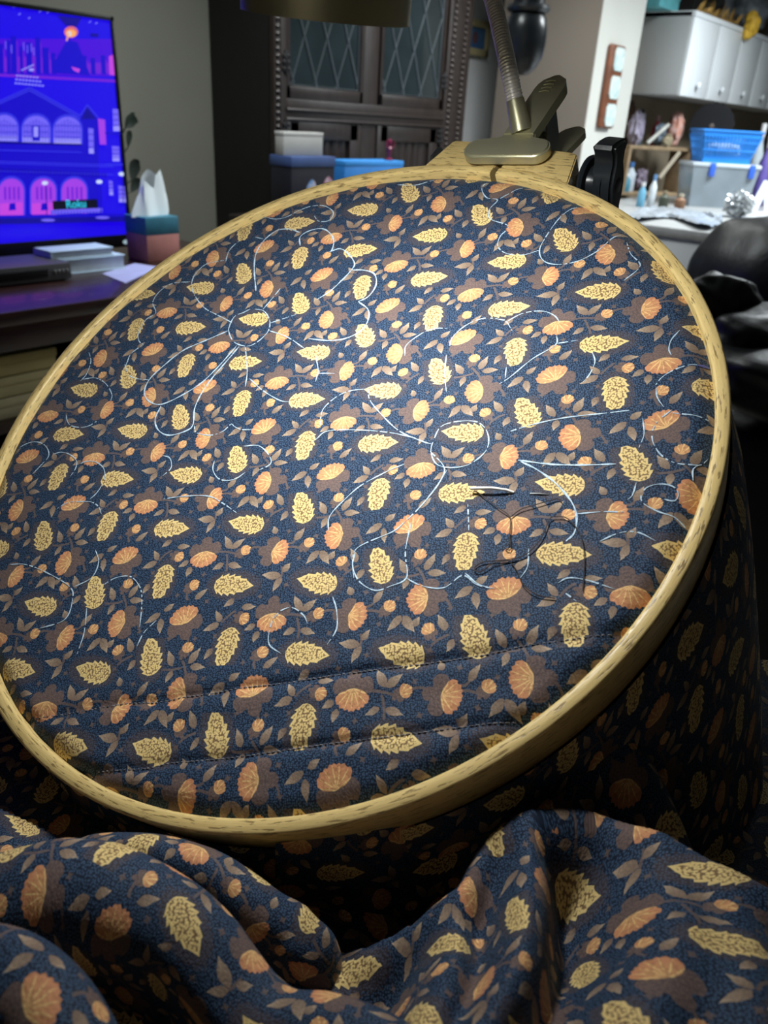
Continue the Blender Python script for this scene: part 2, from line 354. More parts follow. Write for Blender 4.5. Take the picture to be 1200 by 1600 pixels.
# ================================================================== ROOM SHELL
def slab(name, *b, m): return struct(MB().box(*b).build(name, m, smooth=False))
slab('floor', -3, 9, -3, 7, -.05, 0, m=M_FLOOR)
slab('ceiling', -3, 9, -3, 7, 2.42, 2.47, m=mat('ceiling_paint', (.30, .30, .28), .9, 0, .05, 3))
xr = aty(782, 60, 2.87)[0]
slab('wall_back', -3, 2.9, 2.87, 2.99, 0, 2.42, m=M_WALLG)
slab('wall_nook', 2.9, 4.9, 2.87, 2.99, 0, 2.42, m=mat('nook_paint', (.84, .88, .90), .9, 0, .03, 3, .1, 120))
pl0, pl1 = 3.98, 4.46
pb = atx(783, 60, pl0)[1]
slab('wall_pillar', pl0 + .01, pl1, 2.0, pb, 0, 2.42, m=mat('pillar_paint', (.52, .52, .48), .9, 0, .05, 3, .1, 120))
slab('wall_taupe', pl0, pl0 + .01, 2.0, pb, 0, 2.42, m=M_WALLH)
slab('wall_behind', -2.52, -2.4, -3, 7, 0, 2.42, m=mat('wall_paint_cream', (.45, .43, .38), .9, 0, .05, 3))
slab('wall_side', -3, 9, -2.62, -2.5, 0, 2.42, m=M_WALLG)
slab('wall_kitchen', pl1, 9, 2.20, 2.32, 0, 2.42, m=mat('kitchen_wall_paint', (.38, .31, .22), .9, 0, .1, 3))

# ================================================================== QUILT + HOOP
HM = Matrix.Identity(4)
for i in range(3):
    HM[i][0], HM[i][1], HM[i][2], HM[i][3] = HE1[i], HE2[i], HN[i], HC[i]
hoop = thing('quilting_hoop', 'round oak quilting hoop clamped over the printed quilt', 'hoop', None, mat=HM)
quilt = thing('quilt', 'navy floral quilt stretched in the oak hoop and heaped below it', 'quilt', HC - np.array([0, 0, 1.05]))
CS = np.array([1.61929327, 1.49112072, 0.00353634, -0.04862211, 1.44267671, -0.02607255, -0.0089971, -0.05311481, -0.07312324, -0.03832687])
CT = np.array([4.59937239, 5.59526103, -0.07518585, -0.21189254, 0.32322799, -0.08275543, 0.03502954, -0.14927569, -0.27219892, 0.04690997])
def lat_hoop(x, y):
    x = x / R; y = y / R; q = [x ** i * y ** j for i in range(4) for j in range(4 - i)]; q = np.array(q)
    return np.stack([np.tensordot(CS, q, 1), np.tensordot(CT, q, 1)], -1)
RIN = .968 * R
SEAM1 = [(22, 1125), (36, 1122), (112, 1111), (187, 1097), (244, 1094), (285, 1086), (326, 1081), (375, 1071), (450, 1062), (483, 1056), (583, 1042), (667, 1033), (754, 1021), (817, 1006), (875, 998), (950, 987), (985, 982)]
SEAM2 = [(110, 1206), (131, 1204), (225, 1199), (262, 1191), (352, 1182), (450, 1168), (504, 1160), (587, 1150), (692, 1137), (767, 1127), (815, 1123)]
def resample(P, step):
    P = np.asarray(P, float); d = np.r_[0, np.cumsum(np.linalg.norm(np.diff(P, axis=0), axis=1))]; n = max(2, int(d[-1] / step) + 1)
    t = np.linspace(0, d[-1], n); return np.stack([np.interp(t, d, P[:, k]) for k in range(P.shape[1])], 1)
def spline(P, sub=8):
    P = np.asarray(P, float); 
    if len(P) < 3: return P
    Q = np.vstack([2 * P[0] - P[1], P, 2 * P[-1] - P[-2]]); out = []
    for i in range(1, len(Q) - 2):
        for t in np.linspace(0, 1, sub, endpoint=False):
            p0, p1, p2, p3 = Q[i - 1:i + 3]
            out.append(.5 * ((2 * p1) + (-p0 + p2) * t + (2 * p0 - 5 * p1 + 4 * p2 - p3) * t * t + (-p0 + 3 * p1 - 3 * p2 + p3) * t ** 3))
    out.append(P[-1]); return np.array(out)
SEAMS = [resample(spline([hp(*q) for q in S]), .002) for S in (SEAM1, SEAM2)]
def hfab(x, y):
    x = np.asarray(x, float); y = np.asarray(y, float); r = np.hypot(x, y) / RIN
    h = -.0012 - .0016 * (1 - np.clip(r, 0, 1) ** 2) - .0040 * np.clip((r - .955) / .045, 0, 1) ** 1.7
    h = h + .00045 * np.sin(41 * x + 23 * y + 1) * np.sin(33 * y - 17 * x) + .00030 * np.sin(95 * x + 40 * y) * np.sin(88 * y - 35 * x + 2)
    for S in SEAMS:
        d = np.full(x.shape, 9.0)
        for q in S: d = np.minimum(d, np.hypot(x - q[0], y - q[1]))
        h = h - .0013 * np.exp(-(d / .0016) ** 2) + .0007 * np.exp(-((d - .006) / .006) ** 2)
    return h
nr, na = 150, 360
rr = np.linspace(0, 1, nr) ** .8 * (RIN + .0006); aa = np.arange(na) * 2 * math.pi / na
XX = rr[None, :] * np.cos(aa)[:, None]; YY = rr[None, :] * np.sin(aa)[:, None]; HH = hfab(XX, YY)
MB().grid(hw(XX, YY, HH), closed_u=True).build('stretched_panel', COTTON, quilt, uv=lat_hoop(XX, YY).reshape(-1, 2), angle=0)

# --- the drape: a skirt of cloth that hangs from under the ring all round
def lat_phys(x, y):   # metres on the cloth -> lattice
    q = np.stack([x, y], -1) / R; return q @ LI.T
na, ns = 240, 60
th = np.arange(na) * 2 * math.pi / na; s = np.linspace(0, 1, ns)
rad = np.cos(th)[:, None] * HE1 + np.sin(th)[:, None] * HE2; out = rad.copy(); out[:, 2] = 0; out /= np.linalg.norm(out, axis=1)[:, None]
top = hw(.985 * R * np.cos(th), .985 * R * np.sin(th), -.0225)
deg = (np.degrees(th) + 180) % 360 - 180
near = np.exp(-(((deg + 108 + 180) % 360 - 180) / 55.0) ** 4); right = np.exp(-((deg + 12) / 34.0) ** 2)
P = np.zeros((na, ns, 3)); wave = .5 + .5 * np.sin(7 * th + .6) * np.cos(3 * th + .2)
for j, sj in enumerate(s):
    z = top[:, 2] * (1 - sj) + .02 * sj
    fl = .004 + sj ** .8 * (.016 + .05 * wave) * (1 - near) - near * .03 * min(1, sj * 3) + right * (.085 * min(1, sj * 2.4) ** .75 + .05 * sj)
    fl = fl + .010 * np.sin(17 * th) * sj
    P[:, j] = top + out * fl[:, None]; P[:, j, 2] = z
su = np.broadcast_to(th[:, None] * .19, (na, ns)); sv = np.broadcast_to(-s[None, :] * 1.05, (na, ns))
P = np.concatenate([P, P[:1]], 0); uvk = lat_phys(np.concatenate([su, su[:1] + 2 * math.pi * .19]), np.concatenate([sv, sv[:1]])) + .31
MB().grid(P).build('hanging_side', COTTON, quilt, uv=uvk.reshape(-1, 2), angle=0)

# --- bicubic patch helper
def patch(C, nu, nv):
    C = np.asarray(C, float); A = np.array([spline(row, max(2, nu // (len(row) - 1))) for row in C])
    B = np.array([spline(A[:, k], max(2, nv // (len(C) - 1))) for k in range(A.shape[1])]); return B
def flat_uv(P, st=6, it=500, rot=0.0, off=(0, 0)):
    """lay a curved grid of cloth flat: springs keep the edge lengths"""
    ix = np.unique(np.r_[np.arange(0, P.shape[0], st), P.shape[0] - 1]); iy = np.unique(np.r_[np.arange(0, P.shape[1], st), P.shape[1] - 1])
    full = np.zeros(P.shape[:2]); u = full.copy(); v = full.copy()
    u[1:] = np.cumsum(np.linalg.norm(np.diff(P, axis=0), axis=2), 0); v[:, 1:] = np.cumsum(np.linalg.norm(np.diff(P, axis=1), axis=2), 1)
    du = np.diff(u[ix], axis=0)[:, iy]; dv = np.diff(v[:, iy], axis=1)[ix]
    q = np.stack([np.broadcast_to(u.mean(1)[ix][:, None], (len(ix), len(iy))), np.broadcast_to(v.mean(0)[iy][None], (len(ix), len(iy)))], -1).astype(float).copy()
    Pc = P[ix][:, iy]; e = [((slice(1, None), slice(None)), (slice(None, -1), slice(None)), du, 1.0), ((slice(None), slice(1, None)), (slice(None), slice(None, -1)), dv, 1.0)]
    d1 = np.hypot(.5 * (du[:, 1:] + du[:, :-1]), .5 * (dv[1:] + dv[:-1])); e += [((slice(1, None), slice(1, None)), (slice(None, -1), slice(None, -1)), d1, .5), ((slice(1, None), slice(None, -1)), (slice(None, -1), slice(1, None)), d1, .5)]
    for _ in range(it):
        acc_ = np.zeros_like(q); wt = np.zeros(q.shape[:2] + (1,))
        for A_, B_, L_, k in e:
            d = q[A_] - q[B_]; l = np.linalg.norm(d, axis=2) + 1e-9; c_ = d * (k * .5 * (L_ - l) / l)[..., None]
            acc_[A_] += c_; acc_[B_] -= c_; wt[A_] += k; wt[B_] += k
        q += acc_ / wt * 1.4
        q[1:-1, 1:-1] += .12 * (.25 * (q[2:, 1:-1] + q[:-2, 1:-1] + q[1:-1, 2:] + q[1:-1, :-2]) - q[1:-1, 1:-1])
    fu = np.arange(P.shape[0]); fv_ = np.arange(P.shape[1]); out_ = np.zeros(P.shape[:2] + (2,))
    for k in range(2):
        t = np.stack([np.interp(fv_, iy, q[a, :, k]) for a in range(len(ix))]); out_[..., k] = np.stack([np.interp(fu, ix, t[:, b]) for b in range(t.shape[1])], 1)
    c, s_ = math.cos(rot), math.sin(rot); x, y = out_[..., 0], out_[..., 1]
    return lat_phys(c * x - s_ * y + off[0], s_ * x + c * y + off[1]).reshape(-1, 2)
def arc_uv(P, sx=1.0, sy=1.0, rot=0.0, off=(0, 0)):
    u = np.zeros(P.shape[:2]); v = np.zeros(P.shape[:2])
    u[1:] = np.cumsum(np.linalg.norm(np.diff(P, axis=0), axis=2), 0); v[:, 1:] = np.cumsum(np.linalg.norm(np.diff(P, axis=1), axis=2), 1)
    u = u * .5 + u.mean(1, keepdims=True) * .5; v = v * .5 + v.mean(0, keepdims=True) * .5
    c, s_ = math.cos(rot), math.sin(rot); return (lat_phys((c * u - s_ * v) * sx + off[0], (s_ * u + c * v) * sy + off[1])).reshape(-1, 2)
# fold that drops from the near right of the ring
def D(px, py, d): return dep(px, py, d)
C = [[D(430, 1318, .275), D(600, 1292, .272), D(760, 1216, .282), D(880, 1130, .294), D(938, 1082, .300), D(956, 1098, .312), D(950, 1120, .33)],
     [D(430, 1370, .290), D(600, 1350, .282), D(770, 1270, .282), D(900, 1180, .285), D(975, 1140, .290), D(992, 1150, .306), D(985, 1170, .33)],
     [D(430, 1420, .300), D(610, 1400, .292), D(790, 1330, .282), D(930, 1265, .278), D(1020, 1220, .280), D(1040, 1232, .298), D(1030, 1250, .33)],
     [D(430, 1480, .310), D(620, 1460, .300), D(810, 1400, .285), D(960, 1345, .275), D(1062, 1310, .274), D(1078, 1322, .292), D(1070, 1340, .33)],
     [D(430, 1560, .320), D(620, 1540, .310), D(820, 1480, .290), D(970, 1430, .276), D(1085, 1390, .272), D(1105, 1400, .292), D(1095, 1420, .33)]]
P = patch(C, 90, 60); MB().grid(P).build('dropping_fold', COTTON, quilt, uv=arc_uv(P, rot=-.3, off=(.03, .02)), angle=0)
# thin edge of a fold under the ring on the right
C = [[D(1100, 905, .345), D(1092, 930, .335), D(1078, 945, .345)], [D(1092, 960, .345), D(1075, 985, .332), D(1050, 985, .345)],
     [D(1050, 1035, .345), D(1022, 1050, .330), D(1005, 1035, .345)], [D(980, 1110, .345), D(955, 1118, .330), D(935, 1090, .345)]]
P = patch(C, 16, 40); MB().grid(P).build('fold_edge', COTTON, quilt, uv=arc_uv(P, off=(.11, .3)), angle=0)

# --- the heap: crest lines of the folds, rounded and blended
rv = np.array([M[0, 0], M[1, 0], 0]); rv /= np.linalg.norm(rv); gv = np.array([-rv[1], rv[0], 0])
def rg(px, py, z): q = atz(px, py, z); return (q @ rv, q @ gv, z)
RIDGES = [  # (points px,py,z), width in front (to the viewer), width behind, drop
 ([(535, 1497, 1.0), (600, 1471, 1.014), (645, 1447, 1.022), (690, 1418, 1.030), (732, 1383, 1.036), (762, 1328, 1.041), (790, 1295, 1.046), (845, 1273, 1.050), (910, 1266, 1.052), (955, 1279, 1.052), (1000, 1300, 1.053), (1075, 1337, 1.055), (1140, 1371, 1.057), (1200, 1396, 1.059), (1290, 1428, 1.061)], .024, .012, .105),
 ([(825, 1290, 1.046), (832, 1350, 1.051), (828, 1430, 1.056), (810, 1510, 1.060), (770, 1590, 1.061), (730, 1680, 1.061)], .0140, .0140, .085),
 ([(708, 1420, 1.030), (716, 1470, 1.039), (700, 1540, 1.047), (655, 1640, 1.051)], .0135, .0150, .075),
 ([(1025, 1332, 1.052), (1060, 1400, 1.059), (1070, 1480, 1.065), (1040, 1560, 1.069), (990, 1660, 1.071)], .025, .024, .075),
 ([(1140, 1400, 1.057), (1175, 1480, 1.065), (1190, 1580, 1.070), (1200, 1700, 1.072)], .025, .025, .075)]
nu, nv = 380, 290
u = np.linspace(-.29, .24, nu); vg = np.linspace(.055, .40, nv)
# frame of the heap: r to the picture's right, g away from the viewer
c0 = np.array(rg(600, 1450, 1.03)); UU, VV = np.meshgrid(u + c0[0], vg + c0[1] - .19, indexing='ij')
acc = np.zeros(UU.shape); KS = 190.0; ZB = .945
acc += np.exp(KS * (ZB - 1.0 + .012 * np.sin(30 * UU) * np.sin(26 * VV)))
for pts, wf, wb, drop in RIDGES:
    Q = resample(spline([rg(*q) for q in pts], 8), .0025); best = np.full(UU.shape, 1e9); zr = np.zeros(UU.shape); sd = np.zeros(UU.shape)
    T = np.gradient(Q[:, :2], axis=0); T /= np.linalg.norm(T, axis=1)[:, None] + 1e-9
    for k, q in enumerate(Q):
        dx = UU - q[0]; dy = VV - q[1]; d2 = dx * dx + dy * dy; b_ = d2 < best
        best[b_] = d2[b_]; zr[b_] = q[2]; sd[b_] = (T[k, 0] * dy - T[k, 1] * dx)[b_]
    d = np.sqrt(best); sgn = np.where(sd > 0, wb, wf) if Q[-1, 0] >= Q[0, 0] else np.where(sd < 0, wb, wf)
    sm = np.clip(np.abs(sd) / (d + 1e-6), 0, 1); wd = (wf + wb) / 2 * (1 - sm) + sgn * sm
    h = zr - drop * (1 - np.exp(-(d / wd) ** 2 * .55))
    acc += np.exp(KS * (h - 1.0))
ZZ = 1.0 + np.log(acc) / KS
ZZ += .0008 * np.sin(70 * UU + 40 * VV) * np.sin(60 * VV - 30 * UU + 1) + .0005 * np.sin(150 * UU - 60 * VV) * np.sin(140 * VV + 50 * UU)
P = UU[..., None] * rv + VV[..., None] * gv; P[..., 2] = ZZ
MB().grid(P).build('heaped_folds', COTTON, quilt, uv=flat_uv(P, rot=.2, off=(.045, -.02)), angle=0)
P2 = P[:, ::6][::6]; lowv = np.concatenate([P2[0], P2[-1]]).copy()
# rolled folds on the left: each is a sheet bent over its crest, the crest given by its outline against what lies behind
def fold(pts, rad, back, front, tuck, rot, off):
    S = resample(spline([atz(*q) for q in pts], 10), .002); n = len(S); t = np.linspace(0, 1, n)
    r = np.interp(t, np.linspace(0, 1, len(rad)), rad); T = np.gradient(S, axis=0); T /= np.linalg.norm(T, axis=1)[:, None]
    k_ = np.ones(15) / 15; 
    for c_ in range(3): T[:, c_] = np.convolve(np.pad(T[:, c_], 7, 'edge'), k_, 'valid')
    T /= np.linalg.norm(T, axis=1)[:, None]
    fr = np.stack([T[:, 1], -T[:, 0], 0 * t], 1); fr /= np.linalg.norm(fr, axis=1)[:, None]; up = np.cross(fr, T) * -1
    up = np.where(up[:, 2:3] < 0, -up, up)
    view = CAM - S; view /= np.linalg.norm(view, axis=1)[:, None]
    nS = up - (up * view).sum(1)[:, None] * view; nS /= np.linalg.norm(nS, axis=1)[:, None]; ax = S - r[:, None] * nS
    rows = []
    for b in np.linspace(1, 0, 8)[:-1]: rows.append(ax - fr * (r * 1.0)[:, None] - np.array([0, 0, 1.0]) * (back * b))
    for a in np.linspace(-90, 90, 26): rows.append(ax + r[:, None] * (math.sin(math.radians(a)) * fr + math.cos(math.radians(a)) * up))
    for b in np.linspace(0, 1, 14)[1:]: rows.append(ax + fr * (r * (1 - tuck * math.sin(b * 1.6)))[:, None] - np.array([0, 0, 1.0]) * (front * b))
    P = np.array(rows).transpose(1, 0, 2); w_ = .0011 * np.sin(S @ np.array([60, 45, 30.0]))[:, None] * np.sin(np.arange(P.shape[1]) * .35)[None]
    P = P + w_[..., None] * np.array([0, 0, 1.0]); x = np.r_[0, np.cumsum(np.linalg.norm(np.diff(S, axis=0), axis=1))]
    y = np.zeros(P.shape[:2]); y[:, 1:] = np.cumsum(np.linalg.norm(np.diff(P, axis=1), axis=2), 1); y = np.broadcast_to(y.mean(0)[None], y.shape); X_ = np.broadcast_to(x[:, None], y.shape)
    c, s_ = math.cos(rot), math.sin(rot); uv = lat_phys(c * X_ - s_ * -y + off[0], s_ * X_ + c * -y + off[1]).reshape(-1, 2)
    MB().grid(P).build('rolled_fold', COTTON, quilt, uv=uv, angle=0)
fold([(90, 1330, 1.004), (120, 1313, 1.014), (150, 1306, 1.020), (225, 1304, 1.026), (300, 1317, 1.028), (350, 1335, 1.027), (400, 1365, 1.024), (440, 1395, 1.020), (480, 1420, 1.016), (505, 1455, 1.012), (528, 1486, 1.006), (548, 1525, .99)], [.007, .0085, .0085, .0085, .008], .09, .09, .5, .25, (.03, .06))
fold([(-120, 1385, 1.030), (-60, 1366, 1.036), (0, 1346, 1.041), (60, 1326, 1.045), (135, 1321, 1.047), (190, 1334, 1.047), (245, 1356, 1.046), (300, 1386, 1.044), (345, 1426, 1.041), (372, 1468, 1.038), (400, 1510, 1.036), (430, 1540, 1.036), (480, 1549, 1.037), (540, 1566, 1.040), (600, 1592, 1.042), (660, 1630, 1.045)], [.018, .018, .0165, .013, .011, .010, .010], .10, .10, .9, .1, (.10, .005))
fold([(-100, 1458, 1.062), (-40, 1460, 1.064), (10, 1476, 1.065), (60, 1508, 1.065), (100, 1552, 1.064), (125, 1600, 1.062), (140, 1680, 1.058)], [.012, .012, .011, .010], .10, .10, .9, .5, (.16, .03))
# the heap's own sides, down to the lap
edge = np.concatenate([P[:, 0], P[-1, 1:], P[::-1, -1][1:], P[0, ::-1][1:-1]]); L_ = np.linspace(0, 1, 8)
sk = edge[:, None, :] * np.ones((1, 8, 1)); sk[..., 2] = edge[:, None, 2] * (1 - L_) + .45 * L_
cen = edge.mean(0); sk[..., :2] += (edge[:, None, :2] - cen[:2]) * (L_ * .25)[None, :, None]
MB().grid(sk, closed_u=True).build('heap_side', COTTON, quilt, uv=arc_uv(sk), angle=0)

# --- chalked quilting lines on the panel
CH = '''388 478,377 484,364 490,356 505,355 515,363 530,383 536,400 529,415 515,419 503,417 491,408 480,395 478
348 403,320 410,302 427,297 443,303 460,317 477,337 488,360 500
397 450,395 417,398 393,410 373,430 358,450 355,467 360
467 380,467 367,480 358,500 354,513 360,520 373,517 387,513 390
513 390,530 385,543 393,552 407,547 417,533 432,513 450,493 463
548 417,567 417,583 423,585 440,573 457,557 465
557 465,572 477,573 493,563 510,540 523,513 527,480 525
418 512,447 523,473 540
420 500,460 487
408 478,437 443
353 513,320 527,283 543,253 567,230 590,222 610,230 623,247 627,273 617,307 597,333 573,367 535
193 567,197 580,207 588,230 590
295 437,267 440,247 453,237 470,242 487,227 497,215 517,215 530,223 537
220 537,203 550,197 563,193 573
247 630,238 650,243 667,260 675,287 667,297 657,300 633,313 607,333 580,370 537
380 537,383 573,380 600
387 587,408 606,434 621,449 623
299 659,302 670,325 674,344 668,357 657,362 661,374 666,392 666
350 406,355 390,363 380,372 373
397 367,410 370
572 602,576 621,602 651,625 670,659 685,674 689
497 659,501 636,520 617,542 606,569 602
509 824,512 801,535 775,561 752,602 730,629 719
490 681,509 668,561 666,606 670,647 679
670 700,692 726,681 752,655 786,629 812,610 827,557 850,548 872,550 899
552 858,548 879,558 904,583 919,608 912,633 898,631 858,640 812
633 900,658 912,692 915,721 896,742 910,767 917
425 962,437 950,454 946,471 958,477 971
425 958,417 983,417 1004,437 1019
517 929,523 950,523 979,508 1004
675 683,687 662,712 654,742 654,758 667,762 687,754 704,729 721,700 725,679 719,671 700,675 683
792 671,837 658,883 648,933 642,983 637
808 715,858 721,908 722,962 721
812 717,837 729,862 746,883 767,896 787,900 808,896 829,883 842
900 798,942 795,975 796
994 750,987 771,975 779
1004 650,1006 675,998 696
1050 637,1025 658,1019 683,1033 708,1058 721,1092 721,1106 708
1050 642,1087 646,1113 650
1083 746,1083 729,1092 721
1033 775,1054 779,1060 767,1050 756,1029 753,1008 760,1002 779,1025 794,1054 804,1075 819
937 842,967 829,996 828,1025 842
871 908,887 900,917 904,962 919
879 921,900 937
825 854,823 883,812 900
725 892,746 910,771 917
650 792,675 762,696 729
729 783,731 825
762 279,752 291,760 306,777 310,764 325,766 340,794 351,781 366,777 381,790 392,816 394,841 387
777 310,816 289
904 317,876 336,850 370,842 389,850 404,872 409,902 404,932 389,955 370,970 362
979 374,985 392,1000 411,974 434
700 539,707 520,730 501,756 492,782 494,790 497,799 512
790 497,816 484,846 481,865 488,874 499
869 520,867 535,831 557,797 584,779 595
867 533,902 527
925 546,929 561,921 580,910 593
1062 512,1049 527,1045 542,1049 552
1110 565,1079 567,1052 576,1034 587,1024 599
1025 603,1027 618,1037 633
790 569,788 587
28 697,42 690,55 688,67 693,73 703,72 712,62 723,48 738
80 707,93 704,107 708,117 718,115 730,107 742
120 723,133 718,147 719,158 728,160 742,155 755,147 767,137 777
87 793,103 783,120 781,138 781,150 788,155 800
100 645,102 655,108 662,123 665,137 662,148 655
123 593,133 582,140 563,137 547
127 590,147 588,163 597,172 613,170 623
250 775,280 771,321 771,344 782,366 797
331 715,329 730,340 745,362 745,379 734
377 692,400 691,415 704,419 719,400 730
250 707,261 711,263 726,250 739
12 880,37 880,67 891,105 914,109 936,97 966,56 981
112 914,139 899,150 876,146 857
157 910,176 899,199 897,214 914,217 936,214 977
131 947,127 985,116 1019
210 1007,221 985,240 966
403 333,427 340,447 337,467 327,487 320,507 320,520 330,513 342,497 343,490 335
620 285,650 285,680 276
630 550,633 533,660 513,680 507,697 508
696 550,693 580,696 610
490 550,494 572,490 591
494 578,520 578'''
def ribbon(mb, Q, width, lift, gaps=0.0):
    Q = resample(Q, .0012); T = np.gradient(Q, axis=0); T /= np.linalg.norm(T, axis=1)[:, None] + 1e-9; N = np.stack([-T[:, 1], T[:, 0]], 1)
    wd = width * (1 + .35 * np.sin(np.arange(len(Q)) * .7)) * np.minimum(1, np.minimum(np.arange(len(Q)) + 1, np.arange(len(Q))[::-1] + 1) / 3)
    a = Q + N * wd[:, None] / 2; b = Q - N * wd[:, None] / 2; h = hfab(Q[:, 0], Q[:, 1]) + lift
    mb.grid(np.stack([hw(a[:, 0], a[:, 1], h), hw(Q[:, 0], Q[:, 1], h + .00012), hw(b[:, 0], b[:, 1], h)], 1))
    if gaps:
        kp = np.repeat(rng.random(len(Q) - 1) > gaps, 2); mb.f = [q for q, k in zip(mb.f, kp) if k]; mb.mi = [0] * len(mb.f)
heavy = {2, 3, 4, 5, 6, 10, 14, 32, 33}
for k, line in enumerate(CH.split('\n')):
    pts = [tuple(map(float, q.split())) for q in line.split(',')]
    mb = MB(); ribbon(mb, spline([hp(*q) for q in pts], 10), .00066 if k in heavy else .00046, .00022, 0 if k in heavy else .12)
    mb.build('chalk_line', M_CHALK, quilt, angle=0)
mb = MB(); ribbon(mb, spline([hp(1089, 567), hp(1100, 565), hp(1112, 564)], 6), .0012, .0004); mb.build('chalk_line', M_CHALKD, quilt, angle=0)
# seams: short stitches sunk in their grooves
for S in SEAMS:
    mb = MB(); Q = S
    for k in range(0, len(Q) - 1, 1):
        a, b = Q[k], Q[k] + (Q[min(k + 1, len(Q) - 1)] - Q[k]) * .8
        if np.hypot(*b) > RIN * .985 or np.hypot(*a) > RIN * .985 or np.hypot(*(b - a)) < 1e-5: continue
        q = np.array([a, (a + b) / 2, b]); h = hfab(q[:, 0], q[:, 1]) + np.array([0, .0003, 0])
        mb.tube(hw(q[:, 0], q[:, 1], h), .00028, 5)
    o = mb.build('seam_stitching', M_WTHREAD, quilt); o['kind'] = 'stuff'

# --- oak hoop: outer ring with its split, inner ring below the cloth, clamp blocks, bolt and knob
A0 = math.radians(55.7); gap = .0018 / R
def ring(name, prof, a0, a1, n, parent, closed=False):
    prof = np.array(prof); a = np.linspace(a0, a1, n); k = len(prof)
    Pr = hw(np.cos(a)[:, None] * prof[None, :, 0], np.sin(a)[:, None] * prof[None, :, 0], prof[None, :, 1])
    Pr = np.concatenate([Pr, Pr[:, :1]], 1); d = np.r_[0, np.cumsum(np.linalg.norm(np.diff(np.vstack([prof, prof[:1]]), axis=0), axis=1))]
    uv = np.stack([np.broadcast_to(a[:, None] * R, Pr.shape[:2]), np.broadcast_to(d[None, :], Pr.shape[:2])], -1).reshape(-1, 2)
    mb = MB(); mb.grid(Pr)
    if not closed:
        mb.f += [tuple(range(k)), tuple((n - 1) * (k + 1) + j for j in range(k))[::-1]]; mb.mi += [0, 0]
    return mb.build(name, OAK, parent, uv=uv, angle=50)
r0, r1, hh, c = RIN, R, .024, .0011
ring('outer_ring', [(r0, -hh), (r0, -c), (r0 + c * .35, -c * .35), (r0 + c, 0), (r1 - c, 0), (r1 - c * .35, -c * .35), (r1, -c), (r1, -hh + c), (r1 - c, -hh)], A0 + gap, A0 + 2 * math.pi - gap, 320, hoop)
ring('inner_ring', [(r0 - .009, -.026), (r0 - .009, -.011), (r0 - .002, -.011), (r0 - .002, -.026)], 0, 2 * math.pi, 200, hoop, closed=True)
ur = np.array([math.cos(A0), math.sin(A0)]); ut = np.array([ur[1], -ur[0]])
def bl(t, r): return ur[0] * r + ut[0] * t, ur[1] * r + ut[1] * t
for sg in (-1, 1):
    tt = np.linspace(.0018, .0440, 9); inner = [(t * sg, math.sqrt((R - .0006) ** 2 - t * t)) for t in tt]
    outer = [(.0385 * sg, .1955), (.0365 * sg, .1972), (.0030 * sg, .1985), (.0018 * sg, .1975)]
    poly = [bl(*q) for q in inner + outer]
    bm = bmesh.new(); lo = [bm.verts.new((x, y, -hh)) for x, y in poly]; f_ = bm.faces.new(lo)
    e = bmesh.ops.extrude_face_region(bm, geom=[f_]); vs = [q for q in e['geom'] if isinstance(q, bmesh.types.BMVert)]
    for q in vs: q.co.z = -.0002
    bm.normal_update(); bmesh.ops.bevel(bm, geom=bm.edges[:], offset=.0007, segments=2, affect='EDGES', clamp_overlap=True)
    V = np.array([q.co[:] for q in bm.verts]); bm.verts.index_update(); Fc = [[q.index for q in f.verts] for f in bm.faces]; bm.free()
    mb = MB(); mb.add(hw(V[:, 0], V[:, 1], V[:, 2]), Fc)
    mb.build('clamp_block', OAK, hoop, uv=np.stack([V[:, 0] * ut[0] + V[:, 1] * ut[1] + V[:, 2] * .15, V[:, 0] * ur[0] + V[:, 1] * ur[1] + V[:, 2] * .8], -1))
def bt(t, r, h): x, y = bl(t, r); return hw(x, y, h)
KR, KH = .190, -.011
mb = MB(); mb.tube([bt(-.050, KR, KH), bt(.052, KR, KH)], .0030, 16); mb.build('bolt', M_GREYM, hoop)
mb = MB(); mb.lathe([(.0085, 0), (.0085, .002), (.0045, .0035)], bt(-.0465, KR, KH), bt(-1, KR, KH) - bt(0, KR, KH), 6); mb.build('nut', M_GREYM, hoop)
axis = bt(1, KR, KH) - bt(0, KR, KH)
mb = MB(); mb.lathe([(.0125, 0), (.0130, .0012), (.0120, .0025), (.0085, .0030), (.0075, .0080), (.0085, .0110)], bt(.0455, KR, KH), axis, 32)
kd = (HN * .93 + .37 * (hw(*ur) - HC)); kd /= np.linalg.norm(kd); ks = np.cross(axis, kd); ks /= np.linalg.norm(ks); ko = bt(.0505, KR, KH)
knob = mb.build('knob', M_BLACKP, hoop)
prof = [(0, -.0078), (.006, -.0068), (.011, -.0052), (.015, -.0058), (.0185, -.0082), (.0205, -.0075), (.0212, -.003), (.0212, .003), (.0205, .0075), (.0185, .0082), (.015, .0058), (.011, .0052), (.006, .0068), (0, .0078)]
full = prof + [(-a, -b) for a, b in prof[1:-1]]
bm = bmesh.new(); f_ = bm.faces.new([bm.verts.new((a, b, 0)) for a, b in full]); e = bmesh.ops.extrude_face_region(bm, geom=[f_])
for q in e['geom']:
    if isinstance(q, bmesh.types.BMVert): q.co.z = .0120
bm.normal_update(); bmesh.ops.bevel(bm, geom=[x for x in bm.edges if abs(x.verts[0].co.z - x.verts[1].co.z) < 1e-6], offset=.0016, segments=3, affect='EDGES')
mb = MB(); mb.bm(bm, lambda V: ko + V[:, :1] * kd + V[:, 1:2] * ks + V[:, 2:] * axis); mb.build('wing', M_BLACKP, knob)
mb = MB(); mb.lathe([(.0042, 0), (.0042, .0004), (.0036, .0006), (.0, .0006)], bt(.0620, KR, KH), axis, 20); mb.build('bolt_hole', M_BLACK, knob)

